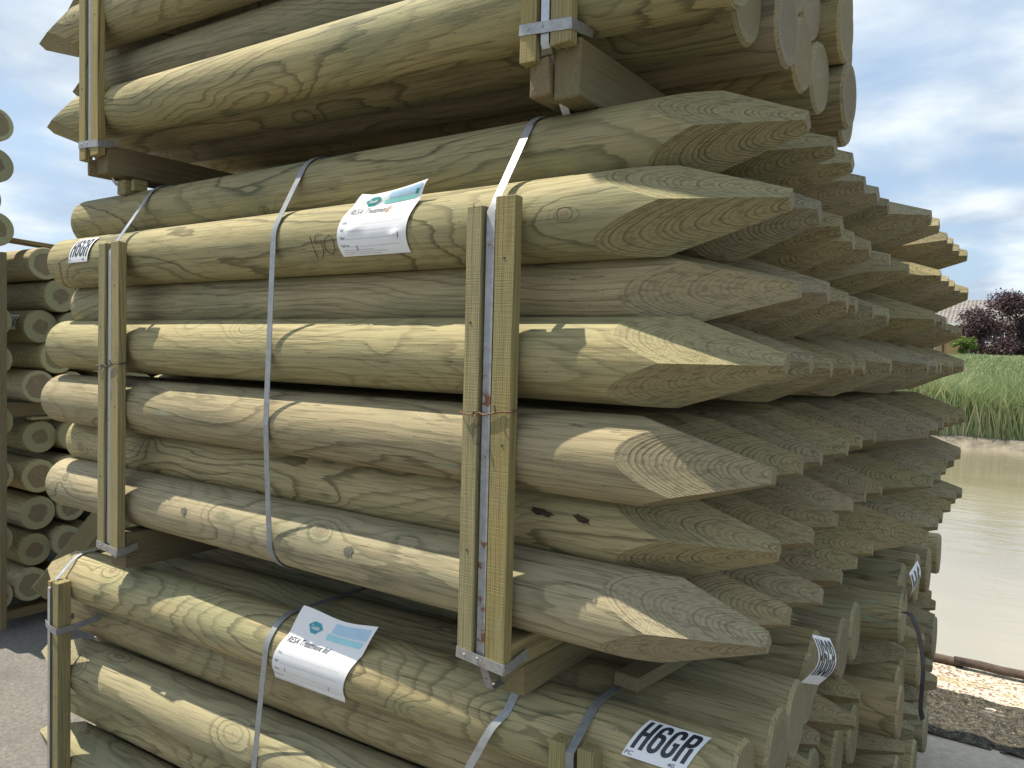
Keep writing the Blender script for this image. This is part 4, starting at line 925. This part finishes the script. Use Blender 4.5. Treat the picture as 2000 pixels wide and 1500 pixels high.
leaf_tree('dark_shrub', (-0.9, 60, -0.3), 1.7, 1.0, leaf_mat('dark_leaf', (0.03, 0.06, 0.02), (0.07, 0.11, 0.035)), 'low dark green bush by the houses at the right picture edge', 3500, 0.06, 0.05, 12, 0.1, 12)

# ------------------------------------------------------------------ brick houses behind the bank
def brick_mat():
    t = NT('orange_brick'); tc = t.n('ShaderNodeTexCoord'); br = t.n('ShaderNodeTexBrick'); mp = t.n('ShaderNodeMapping'); t.put(mp.inputs[0], tc.outputs['Object']); mp.inputs['Rotation'].default_value = (R(90), 0, 0)
    t.put(br.inputs['Vector'], mp.outputs[0]); br.inputs['Scale'].default_value = 1.0; br.inputs['Brick Width'].default_value = 0.225; br.inputs['Row Height'].default_value = 0.075; br.inputs['Mortar Size'].default_value = 0.008
    br.inputs['Color1'].default_value = (0.42, 0.215, 0.105, 1); br.inputs['Color2'].default_value = (0.50, 0.27, 0.14, 1); br.inputs['Mortar'].default_value = (0.40, 0.33, 0.25, 1)
    return t.fin(br.outputs['Color'], 0.85)
def tile_mat():
    t = NT('roof_tiles'); tc = t.n('ShaderNodeTexCoord'); x, y, z = t.sep(tc.outputs['Object'])
    a = t.math('SINE', t.math('MULTIPLY', x, 2*math.pi/0.30)); b = t.math('FRACT', t.math('MULTIPLY', z, 1/0.19))
    h = t.math('ADD', t.math('MULTIPLY', a, 0.5), b); n = t.noise(tc.outputs['Object'], 3, 3)
    col = t.mix(t.lin(n, 0.3, 0.7), (0.165, 0.15, 0.14), (0.27, 0.25, 0.235)); line = t.math('MAXIMUM', t.smooth(b, 0.0, 0.25, 1.0, 0.0), t.smooth(a, 0.6, 1.0)); col = t.mix(t.math('MULTIPLY', line, 0.6), col, (0.075, 0.07, 0.068))
    t.bump(h, 1.0, 0.05); return t.fin(col, 0.8)
M['brick'] = brick_mat(); M['tile'] = tile_mat(); M['white'] = plain('white_frame', (0.80, 0.80, 0.78), 0.5, 0.02)
t = NT('window_glass'); M['glass'] = t.fin((0.05, 0.06, 0.07), 0.08, 0, 0.6); M['drain'] = plain('drainpipe', (0.06, 0.05, 0.045), 0.5)
def part(name, parent, mat, *b): 
    o = link_bm(name, box_bm(*b), mat, parent); return o
def house(x0, x1, y, zb, label, wins, pipe):
    r = empty('brick_house', ((x0+x1)/2, y, zb)); tag(r, label, 'house', 'brick houses beyond the bank'); ox = (x0+x1)/2
    ze, D = 3.55-zb, 8.0
    bm = bmesh.new()           # wall with real openings: strips round the windows
    xs = sorted(set([x0-ox, x1-ox]+[q for w in wins for q in (w[0]-ox, w[1]-ox)])); zs = sorted(set([0, ze]+[q-zb for w in wins for q in (w[2], w[3])]))
    for a, b_ in zip(xs, xs[1:]):
        for c, d_ in zip(zs, zs[1:]):
            mx, mz = (a+b_)/2+ox, (c+d_)/2+zb
            if any(w[0] < mx < w[1] and w[2] < mz < w[3] for w in wins): continue
            bm.faces.new([bm.verts.new(p) for p in ((a, 0, c), (b_, 0, c), (b_, 0, d_), (a, 0, d_))])
    for p in (((x0-ox, 0), (x0-ox, D)), ((x0-ox, D), (x1-ox, D)), ((x1-ox, D), (x1-ox, 0))):
        bm.faces.new([bm.verts.new((p[q][0], p[q][1], zz)) for q, zz in ((0, 0), (1, 0), (1, ze), (0, ze))])
    bmesh.ops.remove_doubles(bm, verts=bm.verts[:], dist=1e-4); link_bm('wall', bm, M['brick'], r)
    bm = bmesh.new(); rz, e = 2.05, 0.35
    V = [bm.verts.new(p) for p in ((x0-ox, -e, ze-0.12), (x1-ox, -e, ze-0.12), (x1-ox, D/2, ze+rz), (x0-ox, D/2, ze+rz), (x1-ox, D+e, ze-0.12), (x0-ox, D+e, ze-0.12), (x0-ox, -e, ze-0.02), (x1-ox, -e, ze-0.02), (x1-ox, D/2, ze+rz+0.12), (x0-ox, D/2, ze+rz+0.12), (x1-ox, D+e, ze-0.02), (x0-ox, D+e, ze-0.02))]
    for f in ((6, 7, 8, 9), (9, 8, 10, 11), (0, 3, 2, 1), (3, 5, 4, 2), (0, 1, 7, 6), (4, 5, 11, 10), (1, 2, 8, 7), (2, 4, 10, 8), (0, 6, 9, 3), (3, 9, 11, 5)): bm.faces.new([V[i] for i in f])
    link_bm('roof', bm, M['tile'], r)
    part('fascia', r, M['white'], x0-ox+.01, x1-ox-.01, -e-0.03, -e-0.003, ze-0.26, ze-0.04)
    for w in wins:
        a, b_, c, d_ = w[0]-ox, w[1]-ox, w[2]-zb, w[3]-zb; f = 0.07
        bm = merge([box_bm(a, a+f, -0.02, 0.08, c, d_), box_bm(b_-f, b_, -0.02, 0.08, c, d_), box_bm(a+f, b_-f, -0.02, 0.08, c, c+f), box_bm(a+f, b_-f, -0.02, 0.08, d_-f, d_), box_bm((a+b_)/2-0.03, (a+b_)/2+0.03, -0.015, 0.075, c+f, d_-f)])
        wf = link_bm('window', bm, M['white'], r); part('pane', wf, M['glass'], a+f, b_-f, 0.03, 0.05, c+f, d_-f); part('sill', wf, M['white'], a-0.06, b_+0.06, -0.10, -0.022, c-0.08, c-0.003)
    if pipe: link_bm('drainpipe', tube_bm([(pipe-ox, -0.08, 0), (pipe-ox, -0.08, ze-0.3)], 0.06, 8), M['drain'], r)
    return r
house(-16.5, -7.80, 75, -1.2, 'brick house with white ground-floor window seen between the point tips', [(-10.4, -8.6, 0.15, 1.75), (-10.2, -8.4, 2.1, 3.1), (-14.5, -12.5, 0.15, 1.5), (-14.5, -12.5, 2.1, 3.1)], -8.0)
house(-7.79, 1.6, 75, -1.2, 'brick house half hidden by the purple tree at the right picture edge', [(-7.1, -5.7, 2.15, 3.25), (-5.35, -3.6, 1.95, 3.2), (-4.9, -3.9, 0.0, 1.45), (-2.9, -1.2, 1.95, 3.2), (-6.1, -5.4, 0.0, 1.45), (-2.9, -1.0, 0.0, 1.5)], 1.3)
o = link_bm('porch_canopy', box_bm(-6.3, -3.4, 73.6, 74.96, 1.50, 1.80), M['white']); o.parent = [q for q in COL.objects if q.name.startswith('brick_house') and q.location.x > -5][0]; o.matrix_parent_inverse = Matrix.Translation(o.parent.location).inverted()

sheet('concrete_apron', -20, 20, 3.30, 3.68, GZ+0.005, plain('pale_concrete', (0.48, 0.42, 0.33), 0.9, 0.15, 30, 0.6, 150, 0.004))
